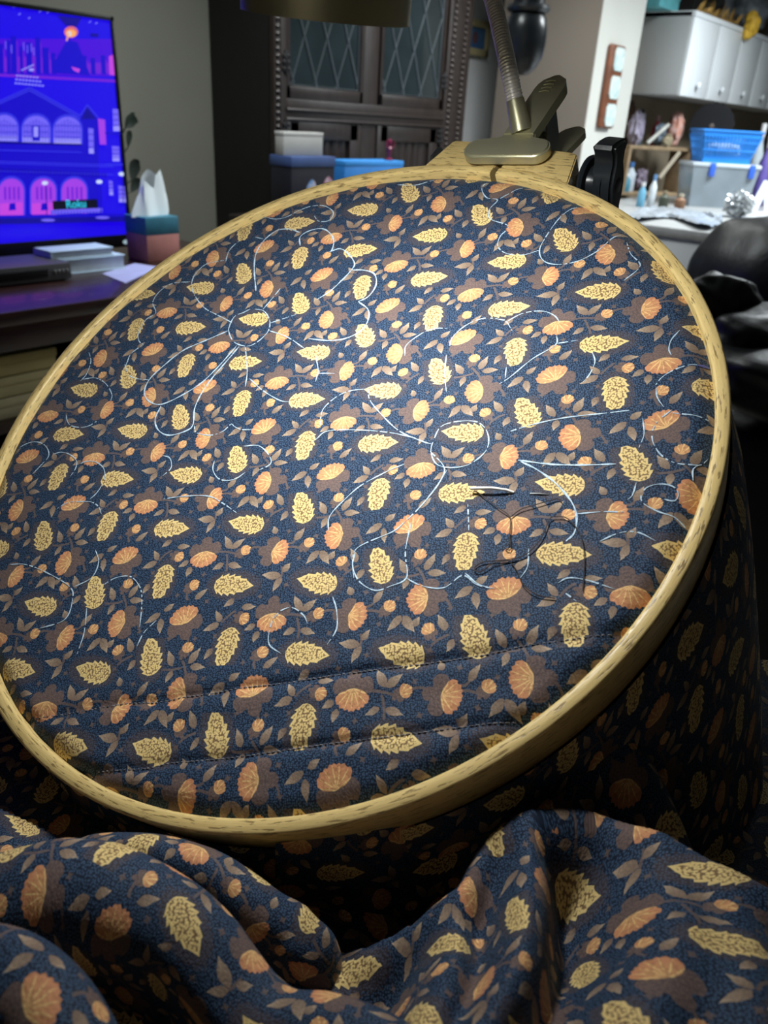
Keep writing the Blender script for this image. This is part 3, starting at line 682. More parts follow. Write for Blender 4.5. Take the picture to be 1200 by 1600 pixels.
# ================================================================== CLIP LAMP
lamp = thing('clip_lamp', 'brass coloured clip lamp with a ribbed steel gooseneck gripping the hoop clamp', 'lamp', hw(.108, .153, 0))
pd = np.array([.902, -.431]); qd = np.array([.431, .902]); pc = np.array([.1075, .1535])
def cl(a, b, h): return hw(pc[0] + pd[0] * a + qd[0] * b, pc[1] + pd[1] * a + qd[1] * b, h)
def rounded(mb, poly, T, h0, h1, bev):
    bm = bmesh.new(); f_ = bm.faces.new([bm.verts.new((a, b, h0)) for a, b in poly]); e = bmesh.ops.extrude_face_region(bm, geom=[f_])
    for q in e['geom']:
        if isinstance(q, bmesh.types.BMVert): q.co.z = h1
    bm.normal_update(); bmesh.ops.bevel(bm, geom=[x for x in bm.edges if abs(x.verts[0].co.z - x.verts[1].co.z) < 1e-7], offset=bev, segments=3, affect='EDGES')
    mb.bm(bm, lambda V: T(V[:, 0], V[:, 1], V[:, 2])); return mb
def arcpts(cx, cy, r, a0, a1, n): return [(cx + r * math.cos(math.radians(a)), cy + r * math.sin(math.radians(a))) for a in np.linspace(a0, a1, n)]
pad = arcpts(.0165, 0, .0075, -90, 60, 8) + [(.0135, .0085), (.0122, .012), (.0118, .030), (-.0035, .030), (-.0042, .013), (-.0065, .0090)] + arcpts(-.0165, 0, .0075, 95, 270, 9)
rounded(MB(), pad, cl, .0008, .0068, .0011).build('upper_jaw', M_BRASS, lamp)
rounded(MB(), arcpts(.0165, 0, .0072, -90, 60, 8) + [(.0135, .0085), (.0118, .030), (-.0035, .030), (-.0065, .009)] + arcpts(-.0165, 0, .0072, 95, 270, 9), cl, -.0310, -.0252, .0010).build('lower_jaw', M_BRASS, lamp)
# finger levers behind the jaws
LK = .26
def lever(name, h_at, b0, b1, wdt, t, m):
    n = 14; V = []; bs = np.linspace(b0, b1, n)
    for i, b in enumerate(bs):
        e = b1 - b; wv = wdt if e > wdt else math.sqrt(max(wdt ** 2 - (wdt - e) ** 2, (wdt * .15) ** 2)); h = h_at(b)
        for (sa, dh) in ((-1, 0), (1, 0), (1, -t), (-1, -t)):
            V.append(cl(.0042 + (b - .012) * LK + sa * wv, b, h + dh))
    F = [(i * 4 + j, i * 4 + (j + 1) % 4, i * 4 + 4 + (j + 1) % 4, i * 4 + 4 + j) for i in range(n - 1) for j in range(4)] + [(0, 1, 2, 3), tuple((n - 1) * 4 + j for j in (3, 2, 1, 0))]
    mb = MB(); mb.add(V, F); return mb.build(name, m, lamp, angle=50)
lv = lever('upper_lever', lambda b: .0078 + (b - .012) * .20, .010, .0475, .0082, .0058, M_BRASS)
lever('lower_lever', lambda b: -.0215 - (b - .030) * .06, .026, .0590, .0078, .004, M_BRASS)
mb = MB()
for k in range(4):
    b = .0365 + k * .0022; mb.tube([cl(.0042 + (b + db - .012) * LK + a_, b + db, .0082 + (b + db - .012) * .20) for a_, db in ((-.004, 0), (-.001, .0007), (.002, 0))], .00035, 6)
mb.build('grip_ridge', M_BRASS, lv)
mb = MB(); mb.tube([cl(-.0062, .0275, -.008), cl(.0146, .0275, -.008)], .0050, 18); mb.build('hinge_spring', M_GREYM, lamp)
mb = MB()
for sa in (-.0058, .0142): mb.prism([(.020, -.028), (.034, -.028), (.037, .012), (.022, .006)], lambda a, b, h: cl(np.full(len(a), h), a, b), sa - .0006, sa + .0006)
mb.build('hinge_plate', M_GREYM, lamp, smooth=False)
# gooseneck: base collar, ribbed tube up out of the picture and over to the head
HEAD = dep(509, 27, .265); HR = .0281; dn = M @ np.array([-.093, -.823, -.56])
b0 = cl(.0042, .0125, .0066); g1 = dep(793, 100, .413); g2 = dep(770, 0, .415); g3 = dep(735, -110, .41); g4 = dep(668, -200, .36); g5 = HEAD - dn * .145; g6 = HEAD - dn * .085
path = spline([b0, b0 * .45 + g1 * .55 + HN * .001, g1, g2, g3, g4, g5, g6], 40)
path = resample(path, .0004)
k0 = int(np.searchsorted(np.cumsum(np.r_[0, np.linalg.norm(np.diff(path, axis=0), axis=1)]), .0155))
mb = MB(); mb.tube(path[:k0 + 1], np.linspace(.0056, .0047, k0 + 1), 20); mb.build('neck_collar', M_BRASS, lamp)
gp = path[k0:]; rr_ = .0041 + .00050 * np.abs(np.sin(np.arange(len(gp)) * math.pi / 4)) 
mb = MB(); mb.tube(gp, rr_, 16); mb.build('gooseneck', M_STEEL, lamp, angle=0)
mb = MB(); mb.lathe([(.0, -.088), (.008, -.088), (.012, -.084), (HR * .8, -.078), (HR, -.070), (HR, 0), (HR - .0012, 0), (HR - .0012, -.068), (.0, -.070)], HEAD, dn, 64, cap=False); mb.build('lamp_shade', M_BRASS, lamp)
mb = MB(); mb.lathe([(HR - .0016, -.0060), (HR * .5, -.0064), (.0002, -.0066)], HEAD, dn, 48, cap=False); mb.build('light_panel', M_LED, lamp)

# ================================================================== NEEDLE + THREAD
def on(px, py, lift=.0007):
    x, y = hp(px, py); return hw(x, y, hfab(np.array(x), np.array(y)) + lift)
needle = thing('sewing_needle', 'steel needle pushed into the cloth beside a yellow leaf', 'needle', on(768, 763))
mb = MB(); mb.tube([on(735, 762, .0020), on(745, 762.5, .0024), on(768, 763, .0026), on(790, 764, .0016), on(801, 765, .0002)], [.0006, .00068, .0006, .00055, .0005], 8); mb.build('shaft', M_NEEDLE, needle)
mb = MB(); mb.tube([on(827, 766.5, .0001), on(842, 767.3, .0005), on(857, 768, .0002)], [.0004, .00035, .0001], 8); mb.build('point', M_GREYM, needle)
thr = thing('sewing_thread', 'dark thread trailing in loops over the cloth from the needle', 'thread', on(800, 850))
TH = ['738 764,742 764,762 779,779 792,796 806,796 833,794 850,788 852,791 857,798 856,796 833', '796 806,812 794,833 787,862 778,872 776,877 781',
      '740 885,754 877,792 873,817 867,837 850,850 829,858 808,871 804,887 808,904 829,912 858,912 892,910 921', '740 885,742 891,752 891,771 879,790 875,806 873', '798 877,808 892,817 912,837 927,867 933']
for line in TH:
    Q = resample(spline([hp(*map(float, q.split())) for q in line.split(',')], 10), .0012)
    h = hfab(Q[:, 0], Q[:, 1]) + .0005 + .0009 * (np.sin(np.linspace(0, math.pi, len(Q))) * .5 + .2)
    mb = MB(); mb.tube(hw(Q[:, 0], Q[:, 1], h), .00019, 6); mb.build('strand', M_THREAD, thr)
#PART2
# ================================================================== TELEVISION CORNER
TY = 2.36
def tvp(px, py, d=0.0): return aty(px, py, TY - d)
tx1 = tvp(178, 28)[0]; tz1 = tvp(178, 26)[2]; tz0 = tvp(205, 385)[2]; tx0 = tx1 - (tz1 - tz0) * 1.72
DT = .80                                                     # dresser top
tv = thing('television', 'flat black television showing a blue and purple night city picture', 'television', ((tx0 + tx1) / 2, TY, DT))
M_TVB = mat('tv_black', (.004, .004, .005), .25)
mb = MB()
bz = .012; zb = tvp(200, 366)[2]
mb.box(tx0, tx0 + bz, TY, TY + .03, tz0, tz1, .002); mb.box(tx1 - bz, tx1, TY, TY + .03, tz0, tz1, .002)
mb.box(tx0, tx1, TY, TY + .03, tz1 - bz, tz1, .002); mb.box(tx0, tx1, TY, TY + .03, tz0, zb, .002); mb.build('bezel', M_TVB, tv)
MB().box(tx0 + .02, tx1 - .02, TY + .012, TY + .05, tz0 + .02, tz1 - .02, .005).build('back_cover', M_TVB, tv)
mb = MB(); mb.box(tx0 + .15, tx0 + .30, TY - .06, TY + .12, DT, DT + .012, .003); mb.box(tx1 - .46, tx1 - .31, TY - .06, TY + .12, DT, DT + .012, .003)
mb.box(tx0 + .21, tx0 + .24, TY + .01, TY + .04, DT + .01, tz0 + .05); mb.box(tx1 - .40, tx1 - .37, TY + .01, TY + .04, DT + .01, tz0 + .05); mb.build('stand', M_TVB, tv)
def emis(name, c, st):
    m, nt, b = newmat(name); b.inputs['Base Color'].default_value = (.01, .01, .01, 1); b.inputs['Roughness'].default_value = .3
    b.inputs['Emission Color'].default_value = (*c, 1); b.inputs['Emission Strength'].default_value = st; return m
EM = dict(base=emis('screen_blue', (.010, .0, .80), 1), sky=emis('screen_violet', (.065, .0, .72), 1), glow=emis('screen_purple', (.16, .012, .68), 1), dark=emis('screen_navy', (.003, .0, .30), 1),
          mid=emis('screen_mid', (.006, .0, .60), 1), lav=emis('screen_lavender', (.17, .13, .95), 1), lav2=emis('screen_pale', (.32, .30, 1.0), 1), pink=emis('screen_pink', (.36, .05, .80), 1),
          hot=emis('screen_magenta', (.55, .06, .75), 1), line=emis('screen_line', (.035, .035, .80), 1), flame=emis('screen_flame', (1.0, .42, .12), 1.0), fire2=emis('screen_fire', (.75, .15, .20), 1),
          black=emis('screen_black', (.001, .001, .012), 1), cyan=emis('screen_cyan', (.03, .60, .85), 1.0), white=emis('screen_white', (.6, .7, 1.0), 1))
keys = list(EM); mb = MB()
MB().box(tx0 + bz * .8, tx1 - bz * .8, TY + .004, TY + .012, zb - .003, tz1 - bz * .8).build('screen', EM['base'], tv, smooth=False)
LAY = [0]
pxs = MB()
def poly(key, pts):
    LAY[0] += 1; d = -.0036 + LAY[0] * 1.3e-5; pxs.cur = keys.index(key)
    P = np.array([tvp(*q) for q in pts]); P[:, 1] = TY - d * 1.0
    P[:, 1] = TY + .0036 - LAY[0] * 1.3e-5; P[:, 2] = np.clip(P[:, 2], zb, tz1 - bz); P[:, 0] = np.clip(P[:, 0], tx0 + bz, tx1 - bz); pxs.add(P, [tuple(range(len(P)))])
def seg(key, a, b, wd=.8):
    a = np.array(a, float); b = np.array(b, float); t = (b - a) / np.linalg.norm(b - a); n = np.array([-t[1], t[0]]) * wd
    poly(key, [a + n, b + n, b - n, a - n])
def arch(key, cx, by, hw_, top, sk=.055, n=10):
    pts = [(cx - hw_, by - hw_ * sk * -1 - hw_ * sk * 2), (cx + hw_, by)]
    r = hw_; cy = top + r * .95
    for a in np.linspace(0, math.pi, n): pts.append((cx + r * math.cos(a), cy - r * math.sin(a) * .95))
    poly(key, pts)
L0 = -260
poly('sky', [(L0, 60), (183, 62), (185, 120), (L0, 112)]); poly('glow', [(L0, 95), (60, 88), (110, 100), (185, 98), (185, 116), (L0, 108)])
for x, w_, t in ((-60, 14, 70), (-40, 10, 60), (-20, 9, 75), (2, 8, 68), (14, 6, 62), (22, 9, 56), (34, 5, 72), (46, 9, 66), (60, 8, 58), (72, 10, 74), (84, 7, 82), (132, 8, 86), (146, 7, 90), (162, 7, 86)):
    poly('mid', [(x - w_ / 2, t), (x + w_ / 2, t + 1), (x + w_ / 2 + 1, 117), (x - w_ / 2 + 1, 115)])
    poly('glow', [(x + w_ / 2, t + 8), (x + w_ / 2 + 1.6, t + 8), (x + w_ / 2 + 2.4, 100), (x + w_ / 2 + 1, 100)])
for x, t in ((37, 66), (43, 70), (49, 68), (53, 74), (9, 64), (18, 70)): poly('lav', [(x, t), (x + 1.4, t), (x + 1.8, t + 13), (x + .4, t + 13)])
poly('mid', [(84, 100), (100, 72), (106, 62), (122, 66), (132, 92), (142, 118), (84, 114)])
poly('dark', [(90, 24), (128, 28), (121, 42), (104, 40)])
ell = lambda cx, cy, rx, ry, n=14: [(cx + rx * math.cos(a), cy + ry * math.sin(a)) for a in np.linspace(0, 2 * math.pi, n, endpoint=False)]
poly('fire2', ell(112, 50, 11, 9)); poly('flame', ell(112, 52, 8, 6)); poly('white', ell(109, 53, 3.5, 4)); poly('flame', [(104, 64), (107, 50), (110, 52), (106, 64)])
poly('hot', [(171, 88), (181, 86), (182, 118), (172, 117)]); poly('hot', [(112, 104), (126, 108), (124, 114), (116, 110)])
seg('glow', (L0, 104), (184, 127), 2.2); poly('dark', [(142, 52), (155, 53), (154, 58), (143, 57)])
for x, y in ((21, 10), (62, 18), (74, 19), (45, 28), (140, 34), (150, 36), (30, 22)): seg('lav2', (x, y + 1), (x + 3, y - 1), .6)
# rooftop billboard of short pale bars
poly('lav2', ell(50, 109, 4.5, 2.4)); seg('lav2', (34, 110), (54, 101), .9)
for r_ in range(3):
    for k in range(7 + r_): seg('lav2', (26 + k * 5.2 - r_, 118 + r_ * 6 + k * .5), (29.6 + k * 5.2 - r_, 118 + r_ * 6 + k * .5), 1.1)
# the hall: gable, arches, cornices
poly('mid', [(L0, 260), (0, 160), (47, 138), (126, 183), (137, 166), (154, 186), (156, 340), (L0, 345)])
for a, b in (((-120, 212), (47, 137)), ((47, 137), (126, 181)), ((126, 181), (137, 164)), ((137, 164), (154, 184)), ((-120, 215), (47, 141)), ((47, 141), (126, 185))): seg('line', a, b, 1.0)
poly('dark', [(128, 186), (137, 168), (150, 186)])
for cx in (-93, -43, 7, 57, 106):
    arch('line', cx, 224 + (cx - 57) * .04, 24, 177 + (cx - 57) * .03); arch('lav', cx, 223 + (cx - 57) * .04, 21.5, 181 + (cx - 57) * .03)
    poly('lav2', [(cx - 21, 214 + (cx - 57) * .04), (cx + 21, 215 + (cx - 57) * .04), (cx + 21, 223 + (cx - 57) * .04), (cx - 21, 222 + (cx - 57) * .04)])
    for k in range(-4, 5): seg('mid', (cx + k * 4.6, 186 + abs(k) * 2.2), (cx + k * 4.6 + .6, 222), .5)
    for y in (196, 206, 214): seg('mid', (cx - 20, y), (cx + 20, y + 1), .5)
poly('mid', [(50, 196), (63, 196), (63, 220), (51, 220)]); poly('lav2', [(53, 198), (60, 198), (60, 214), (53, 214)])
seg('black', (L0, 216), (128, 226), 1.0); seg('line', (L0, 228), (128, 238), .8)
for y in (256, 259, 271): seg('line', (L0, y - 12), (178, y + 2), .7)
for k in range(-8, 34): seg('dark', (k * 5, 262 + k * .25), (k * 5, 269 + k * .25), .8)
for cx in (-72, -25, 18, 68, 116):
    arch('line', cx, 336 - (cx - 60) * .04, 22, 275); arch('pink', cx, 336 - (cx - 60) * .04, 19.5, 279)
    poly('hot', [(cx - 18, 318), (cx + 18, 316), (cx + 18, 335 - (cx - 60) * .04), (cx - 18, 336 - (cx - 60) * .04)])
    for k in (-10, -3, 4, 11): seg('glow', (cx + k, 292), (cx + k + .5, 312), 1.6)
    poly('mid', [(cx - 3, 318), (cx + 6, 317), (cx + 7, 328), (cx - 4, 329)])
for (x, y0, y1, w_) in ((138, 200, 240, 4), (175, 228, 252, 5.5), (170, 282, 305, 3), (185, 290, 316, 7), (176, 170, 205, 8)):
    poly('lav', [(x, y0), (x + 2 * w_, y0 + 1), (x + 2 * w_ + 1, y1), (x + 1, y1)]); poly('lav2', [(x + 1, y1 - 8), (x + 2 * w_, y1 - 8), (x + 2 * w_ + 1, y1), (x + 1, y1)])
    for k in (1, 2, 3): seg('mid', (x, y0 + k * (y1 - y0) / 4), (x + 2 * w_, y0 + k * (y1 - y0) / 4), .6)
poly('pink', [(153, 185), (164, 187), (166, 226), (156, 226)]); seg('mid', (164, 208), (190, 209), 1.5); seg('line', (165, 257), (195, 257), 1)
poly('mid', [(L0, 340), (200, 334), (203, 344), (L0, 352)]); poly('dark', [(L0, 346), (202, 338), (203, 346), (L0, 356)])
poly('lav', [(79, 328), (160, 325), (160, 332), (79, 335)])
for k in range(16): seg('mid', (81 + k * 5, 329), (81 + k * 5, 334), .7)
poly('black', [(82, 314), (152, 311), (153, 325), (83, 328)])
for x, y in ((70, 286), (155, 284), (190, 272)): poly('white', ell(x, y, 5, 3.2)); seg('dark', (x + 2, y + 4), (x + 3, y + 50), .7)
for x, y in ((75, 344), (160, 340)): poly('lav', ell(x, y, 11, 2.2))
pxs.build('screen_picture', [EM[k] for k in keys], tv, smooth=False)
fc = bpy.data.curves.new('sign_lettering', 'FONT'); fc.body = 'Roku'; a, b = tvp(103, 325), tvp(134, 324); fc.size = (b[0] - a[0]) * .43; fc.offset = .0003; fc.extrude = .0002
fc.size = (b[0] - a[0]) / 2.05
tmp = bpy.data.objects.new('lettering_tmp', fc); COL.objects.link(tmp); dg = bpy.context.evaluated_depsgraph_get()
tm = bpy.data.meshes.new_from_object(tmp.evaluated_get(dg)); V = np.array([q.co[:] for q in tm.vertices]); mb = MB()
mb.add(np.stack([a[0] + V[:, 0], TY - .0009 - V[:, 2], a[2] + V[:, 1]], 1), [tuple(p_.vertices) for p_ in tm.polygons]); mb.build('sign_lettering', EM['cyan'], tv, smooth=False)
bpy.data.objects.remove(tmp); bpy.data.meshes.remove(tm); bpy.data.curves.remove(fc)
mb = MB(); mb.add([tvp(x, y, .0006) for x, y in ell(197, 378, 5, 3.4, 12)], [tuple(range(12))]); mb.build('standby_logo', emis('logo_glow', (.55, .75, .85), .6), tv, smooth=False)

# dresser under the television
dr = thing('dresser', 'low dark mahogany dresser under the television', 'dresser', (.5, 2.2, 0))
FY = 1.84
MB().box(-.9, 1.95, FY, 2.78, .765, DT, .006).build('top', M_DARKWOOD2, dr)
mb = MB(); mb.box(-.88, -.85, FY + .03, 2.76, 0, .765); mb.box(1.90, 1.93, FY + .03, 2.76, 0, .765); mb.box(-.88, 1.93, 2.73, 2.76, 0, .765); mb.box(-.88, 1.93, FY + .03, 2.76, .06, .09); mb.box(-.88, 1.93, FY + .03, 2.76, .50, .525); mb.build('carcass', M_DARKWOOD2, dr, smooth=False)
MB().box(-.85, 1.90, FY + .025, FY + .05, .70, .765, .003).build('apron', M_DARKWOOD2, dr)
for x0, x1 in ((1.12, 1.88),):
    d_ = MB().box(x0, x1, FY + .02, FY + .045, .535, .695, .004).build('drawer', M_DARKWOOD2, dr)
    mb = MB(); mb.tube([((x0 + x1) / 2 - .05, FY + .018, .62), ((x0 + x1) / 2 - .045, FY - .004, .61), ((x0 + x1) / 2 + .045, FY - .004, .61), ((x0 + x1) / 2 + .05, FY + .018, .62)], .004, 8); mb.build('handle', mat('old_brass', (.25, .17, .07), .4, 1.0), d_)
    d_ = MB().box(x0, x1, FY + .02, FY + .045, .10, .49, .004).build('door', M_DARKWOOD2, dr)
    mb = MB(); mb.lathe([(.004, 0), (.004, .012), (.011, .016), (.011, .022), (.004, .026)], (x0 + .05, FY + .02, .34), (0, -1, 0), 16); mb.build('knob', mat('old_brass_knob', (.25, .17, .07), .4, 1.0), d_)
# boxes on the open shelf
cols = [(.40, .33, .13), (.46, .40, .20), (.52, .46, .27)]
zs = [.525, .580, .632]; he = [.052, .049, .050]
for i in range(3):
    x1 = (1.0, 1.02, 1.03)[i]; bxn = thing('flat_box', ['lowest yellowed card box on the dresser shelf', 'middle yellowed card box on the dresser shelf', 'topmost olive card box on the dresser shelf'][i], 'box', (.85, 2.0, zs[i]), 'card boxes on the dresser shelf')
    m_ = mat('card_%d' % i, cols[2 - i], .8, 0, .2, 9); MB().box(.66, x1, FY + .06, 2.15, zs[i], zs[i] + he[i] * .62, .002).build('base', m_, bxn); MB().box(.657, x1 + .003, FY + .057, 2.153, zs[i] + he[i] * .6, zs[i] + he[i], .002).build('lid', m_, bxn)

# things on the dresser top
rc = thing('cable_box', 'grey black cable box lying in front of the television', 'electronics', (1.0, 2.18, DT))
q = atz(0, 450, DT); q2 = atz(92, 431, DT); m_ = mat('receiver_grey', (.05, .05, .055), .4, 0, .1, 6)
MB().box(.80, q2[0], 2.10, 2.27, DT + .004, DT + .048, .003).build('case', m_, rc); MB().box(.82, q2[0] - .07, 2.097, 2.101, DT + .014, DT + .036, .001).build('display_window', M_TVB, rc)
mb = MB()
for k in range(4): mb.lathe([(.005, 0), (.005, .003), (.003, .004)], (q2[0] - .05 + k * .012, 2.10, DT + .027), (0, -1, 0), 10)
mb.build('button', M_GREYM, rc); mb = MB()
for x in (.84, q2[0] - .03): mb.box(x, x + .02, 2.12, 2.14, DT, DT + .005)
mb.build('foot', M_BLACK, rc, smooth=False)
def book(name, label, cat, x0, x1, y0, y1, z0, z1, cover, page, group=None, rz=0.0):
    b = thing(name, label, cat, ((x0 + x1) / 2, (y0 + y1) / 2, z0), group); e = min(.004, (z1 - z0) * .15)
    mb = MB(); mb.box(x0, x1, y0, y1, z0, z0 + e, .0008); mb.box(x0, x1, y0, y1, z1 - e, z1, .0008); mb.box(x0, x0 + e, y0, y1, z0, z1, .0008); mb.build('cover', cover, b)
    MB().box(x0 + e, x1 - .004, y0 + .004, y1 - .004, z0 + e, z1 - e).build('pages', page, b, smooth=False)
    if rz: b.rotation_euler = (0, 0, rz)
    return b
M_PAGE = mat('book_pages', (.50, .58, .66), .8, 0, .1, 40); M_PALE = mat('pale_blue_card', (.42, .55, .68), .6, 0, .06, 6)
book('book', 'thick pale book lying at the bottom of the pile by the cable box', 'book', 1.215, 1.435, 2.165, 2.255, DT, DT + .042, M_PALE, M_PAGE)
book('book', 'thin pale book lying on top of the pile by the cable box', 'book', 1.20, 1.40, 2.168, 2.262, DT + .042, DT + .066, M_PALE, M_PAGE)
pq = [atz(160, 428, DT), atz(196, 443, DT), atz(250, 418, DT), atz(210, 412, DT)]
mb = MB(); V = np.array(pq); mb.add(np.vstack([V, V + [0, 0, .0015]]), [(3, 2, 1, 0), (4, 5, 6, 7)] + [(i, (i + 1) % 4, 4 + (i + 1) % 4, 4 + i) for i in range(4)])
tag(mb.build('paper_sheet', mat('paper_lilac', (.34, .36, .62), .8, 0, .1, 20), smooth=False), 'lilac paper sheet lying flat on the dresser beside the tissue box', 'paper')
# tissue box
tq = atz(213, 413, DT); tb = thing('tissue_box', 'teal and pink tissue box with a white tissue standing up', 'tissue box', (tq[0] + .08, tq[1] + .06, DT)); wx, wy, hz = .125, .11, .135
ox, oy = tq[0] + .045, tq[1]
MB().box(ox, ox + wx, oy, oy + wy, DT, DT + hz * .62, .003).build('lower_panel', mat('pink_card', (.42, .17, .15), .6, 0, .25, 12), tb)
MB().box(ox - .0005, ox + wx + .0005, oy - .0005, oy + wy + .0005, DT + hz * .6, DT + hz, .003).build('upper_panel', mat('teal_card', (.03, .17, .25), .5, 0, .3, 15), tb)
T_ = []
for i in range(9):
    t = i / 8; z = DT + hz - .004 + t * .125; ww = .060 * (1 - .42 * t ** 1.3); cx = ox + wx * .47 + .012 * t
    T_.append([(cx + ww * math.cos(a) * (1 + .18 * math.cos(4 * a + 3 * t)), oy + wy / 2 + ww * .42 * math.sin(a) * (1 + .3 * math.sin(3 * a + 2)) * (1 - .35 * t), z - .028 * t * (math.cos(a - .6) < -.2) - .012 * t * math.sin(3 * a)) for a in np.linspace(0, 2 * math.pi, 28)])
MB().grid(np.array(T_)).build('tissue', mat('tissue_white', (.72, .80, .84), .9), tb)
# plant behind the television
pp = thing('potted_plant', 'dark leafed plant in a pot half hidden behind the television', 'plant', (tx1 - .02, 2.52, DT))
mb = MB(); mb.lathe([(.035, 0), (.05, .07), (.052, .085), (.046, .085), (.044, .07)], (tx1 - .03, 2.52, DT), n=24); mb.build('pot', mat('plant_pot', (.10, .05, .03), .6), pp)
M_LEAF = mat('dark_leaf', (.012, .022, .016), .4, 0, .4, 30)
def leafm(base, mid, tipp, wd, up=(0, 1, 0)):
    c = spline([base, mid, tipp], 8); c = np.array(c); n = len(c); up = np.array(up, float); G_ = []
    for i, q in enumerate(c):
        t = i / (n - 1); T = c[min(i + 1, n - 1)] - c[max(i - 1, 0)]; sdv = np.cross(T, up); sdv /= np.linalg.norm(sdv) + 1e-9; wv = wd * math.sin(math.pi * min(1, t * .96 + .03)) ** .8
        G_.append([q - sdv * wv, q + up * wv * .25, q + sdv * wv])
    return MB().grid(np.array(G_))
lb = np.array([tx1 - .03, 2.52, DT + .08])
for a, b, wd in (((196, 200), (216, 190), .020), ((198, 195), (212, 177), .005), ((206, 282), (217, 250), .022), ((205, 300), (222, 285), .018), ((200, 230), (205, 205), .012)):
    st_ = MB(); mid = aty(*a, 2.50); tip_ = aty(*b, 2.50); st_.tube(spline([lb, (lb + mid) / 2 + np.array([-.01, .01, .02]), mid], 6), .0022, 6); st_.build('stem', M_LEAF, pp)
    leafm(mid, (mid + tip_) / 2 + np.array([0, 0, .012]), tip_, wd).build('leaf', M_LEAF, pp)

# ================================================================== HUTCH
hx0, hx1, hy0, hy1 = 2.37, 3.66, 2.50, 2.865
hu = thing('hutch', 'tall black-brown carved hutch with diamond leaded glass doors', 'cabinet', ((hx0 + hx1) / 2, 2.68, 0))
mb = MB(); mb.box(hx0, hx0 + .025, hy0 + .02, hy1, 0, 2.2, .003); mb.build('side_panel', mat('hutch_side', (.006, .005, .005), .5, 0, .4, 14, .1, 50, (6, 6, 1)), hu)
MB().box(hx1 - .025, hx1, hy0 + .02, hy1, 0, 2.2, .003).build('side_panel', M_DARKWOOD, hu)
mb = MB(); mb.box(hx0 + .02, hx1 - .02, hy1 - .02, hy1, 0, 2.2); mb.box(hx0 + .02, hx1 - .02, hy0 + .03, hy1 - .02, 1.27, 1.29); mb.box(hx0 + .02, hx1 - .02, hy0 + .03, hy1 - .02, 1.62, 1.64); mb.box(hx0 + .02, hx1 - .02, hy0 + .03, hy1, 2.16, 2.2); mb.build('interior', M_DARKWOOD, hu, smooth=False)
def stile(x0, x1, z0, z1, d=0.0, nm='stile'): return MB().box(x0, x1, hy0 - d, hy0 + .03, z0, z1, .004).build(nm, M_DARKWOOD, hu)
stile(hx0, 2.435, 0, 2.2, .004); stile(3.475, hx1, 0, 2.2, .004); stile(2.885, 2.985, 0, 2.2)
stile(2.43, 3.48, 1.225, 1.30, .006, 'rail'); stile(2.43, 3.48, .70, .74, .004, 'rail'); stile(2.43, 3.48, 2.08, 2.2, .004, 'rail')
mb = MB(); mb.tube([(2.43, hy0 - .008, 1.262), (3.48, hy0 - .008, 1.262)], .005, 8); mb.tube([(2.43, hy0 - .004, 1.228), (3.48, hy0 - .004, 1.228)], .006, 8); mb.build('rail_moulding', M_DARKWOOD, hu)
for x in (2.385, 3.515, 3.605):                                         # carved strips of beads
    mb = MB()
    for k in range(62): z = .72 + k * .024; mb.lathe([(.001, -.010), (.007, -.006), (.0095, 0), (.007, .006), (.001, .010)], (x, hy0 - .006, z), (0, 0, 1), 8)
    mb.tube([(x - .016, hy0 - .005, .7), (x - .016, hy0 - .005, 2.2)], .003, 6); mb.tube([(x + .016, hy0 - .005, .7), (x + .016, hy0 - .005, 2.2)], .003, 6)
    mb.build('carved_strip', mat('carved_oak', (.045, .035, .032), .32, 0, .4, 40), hu)
M_GLASS = mat('dark_cabinet_glass', (.020, .030, .034), .08, 0, .3, 6, spec=.8)
M_CAME = mat('lead_came', (.16, .19, .21), .4, .8)
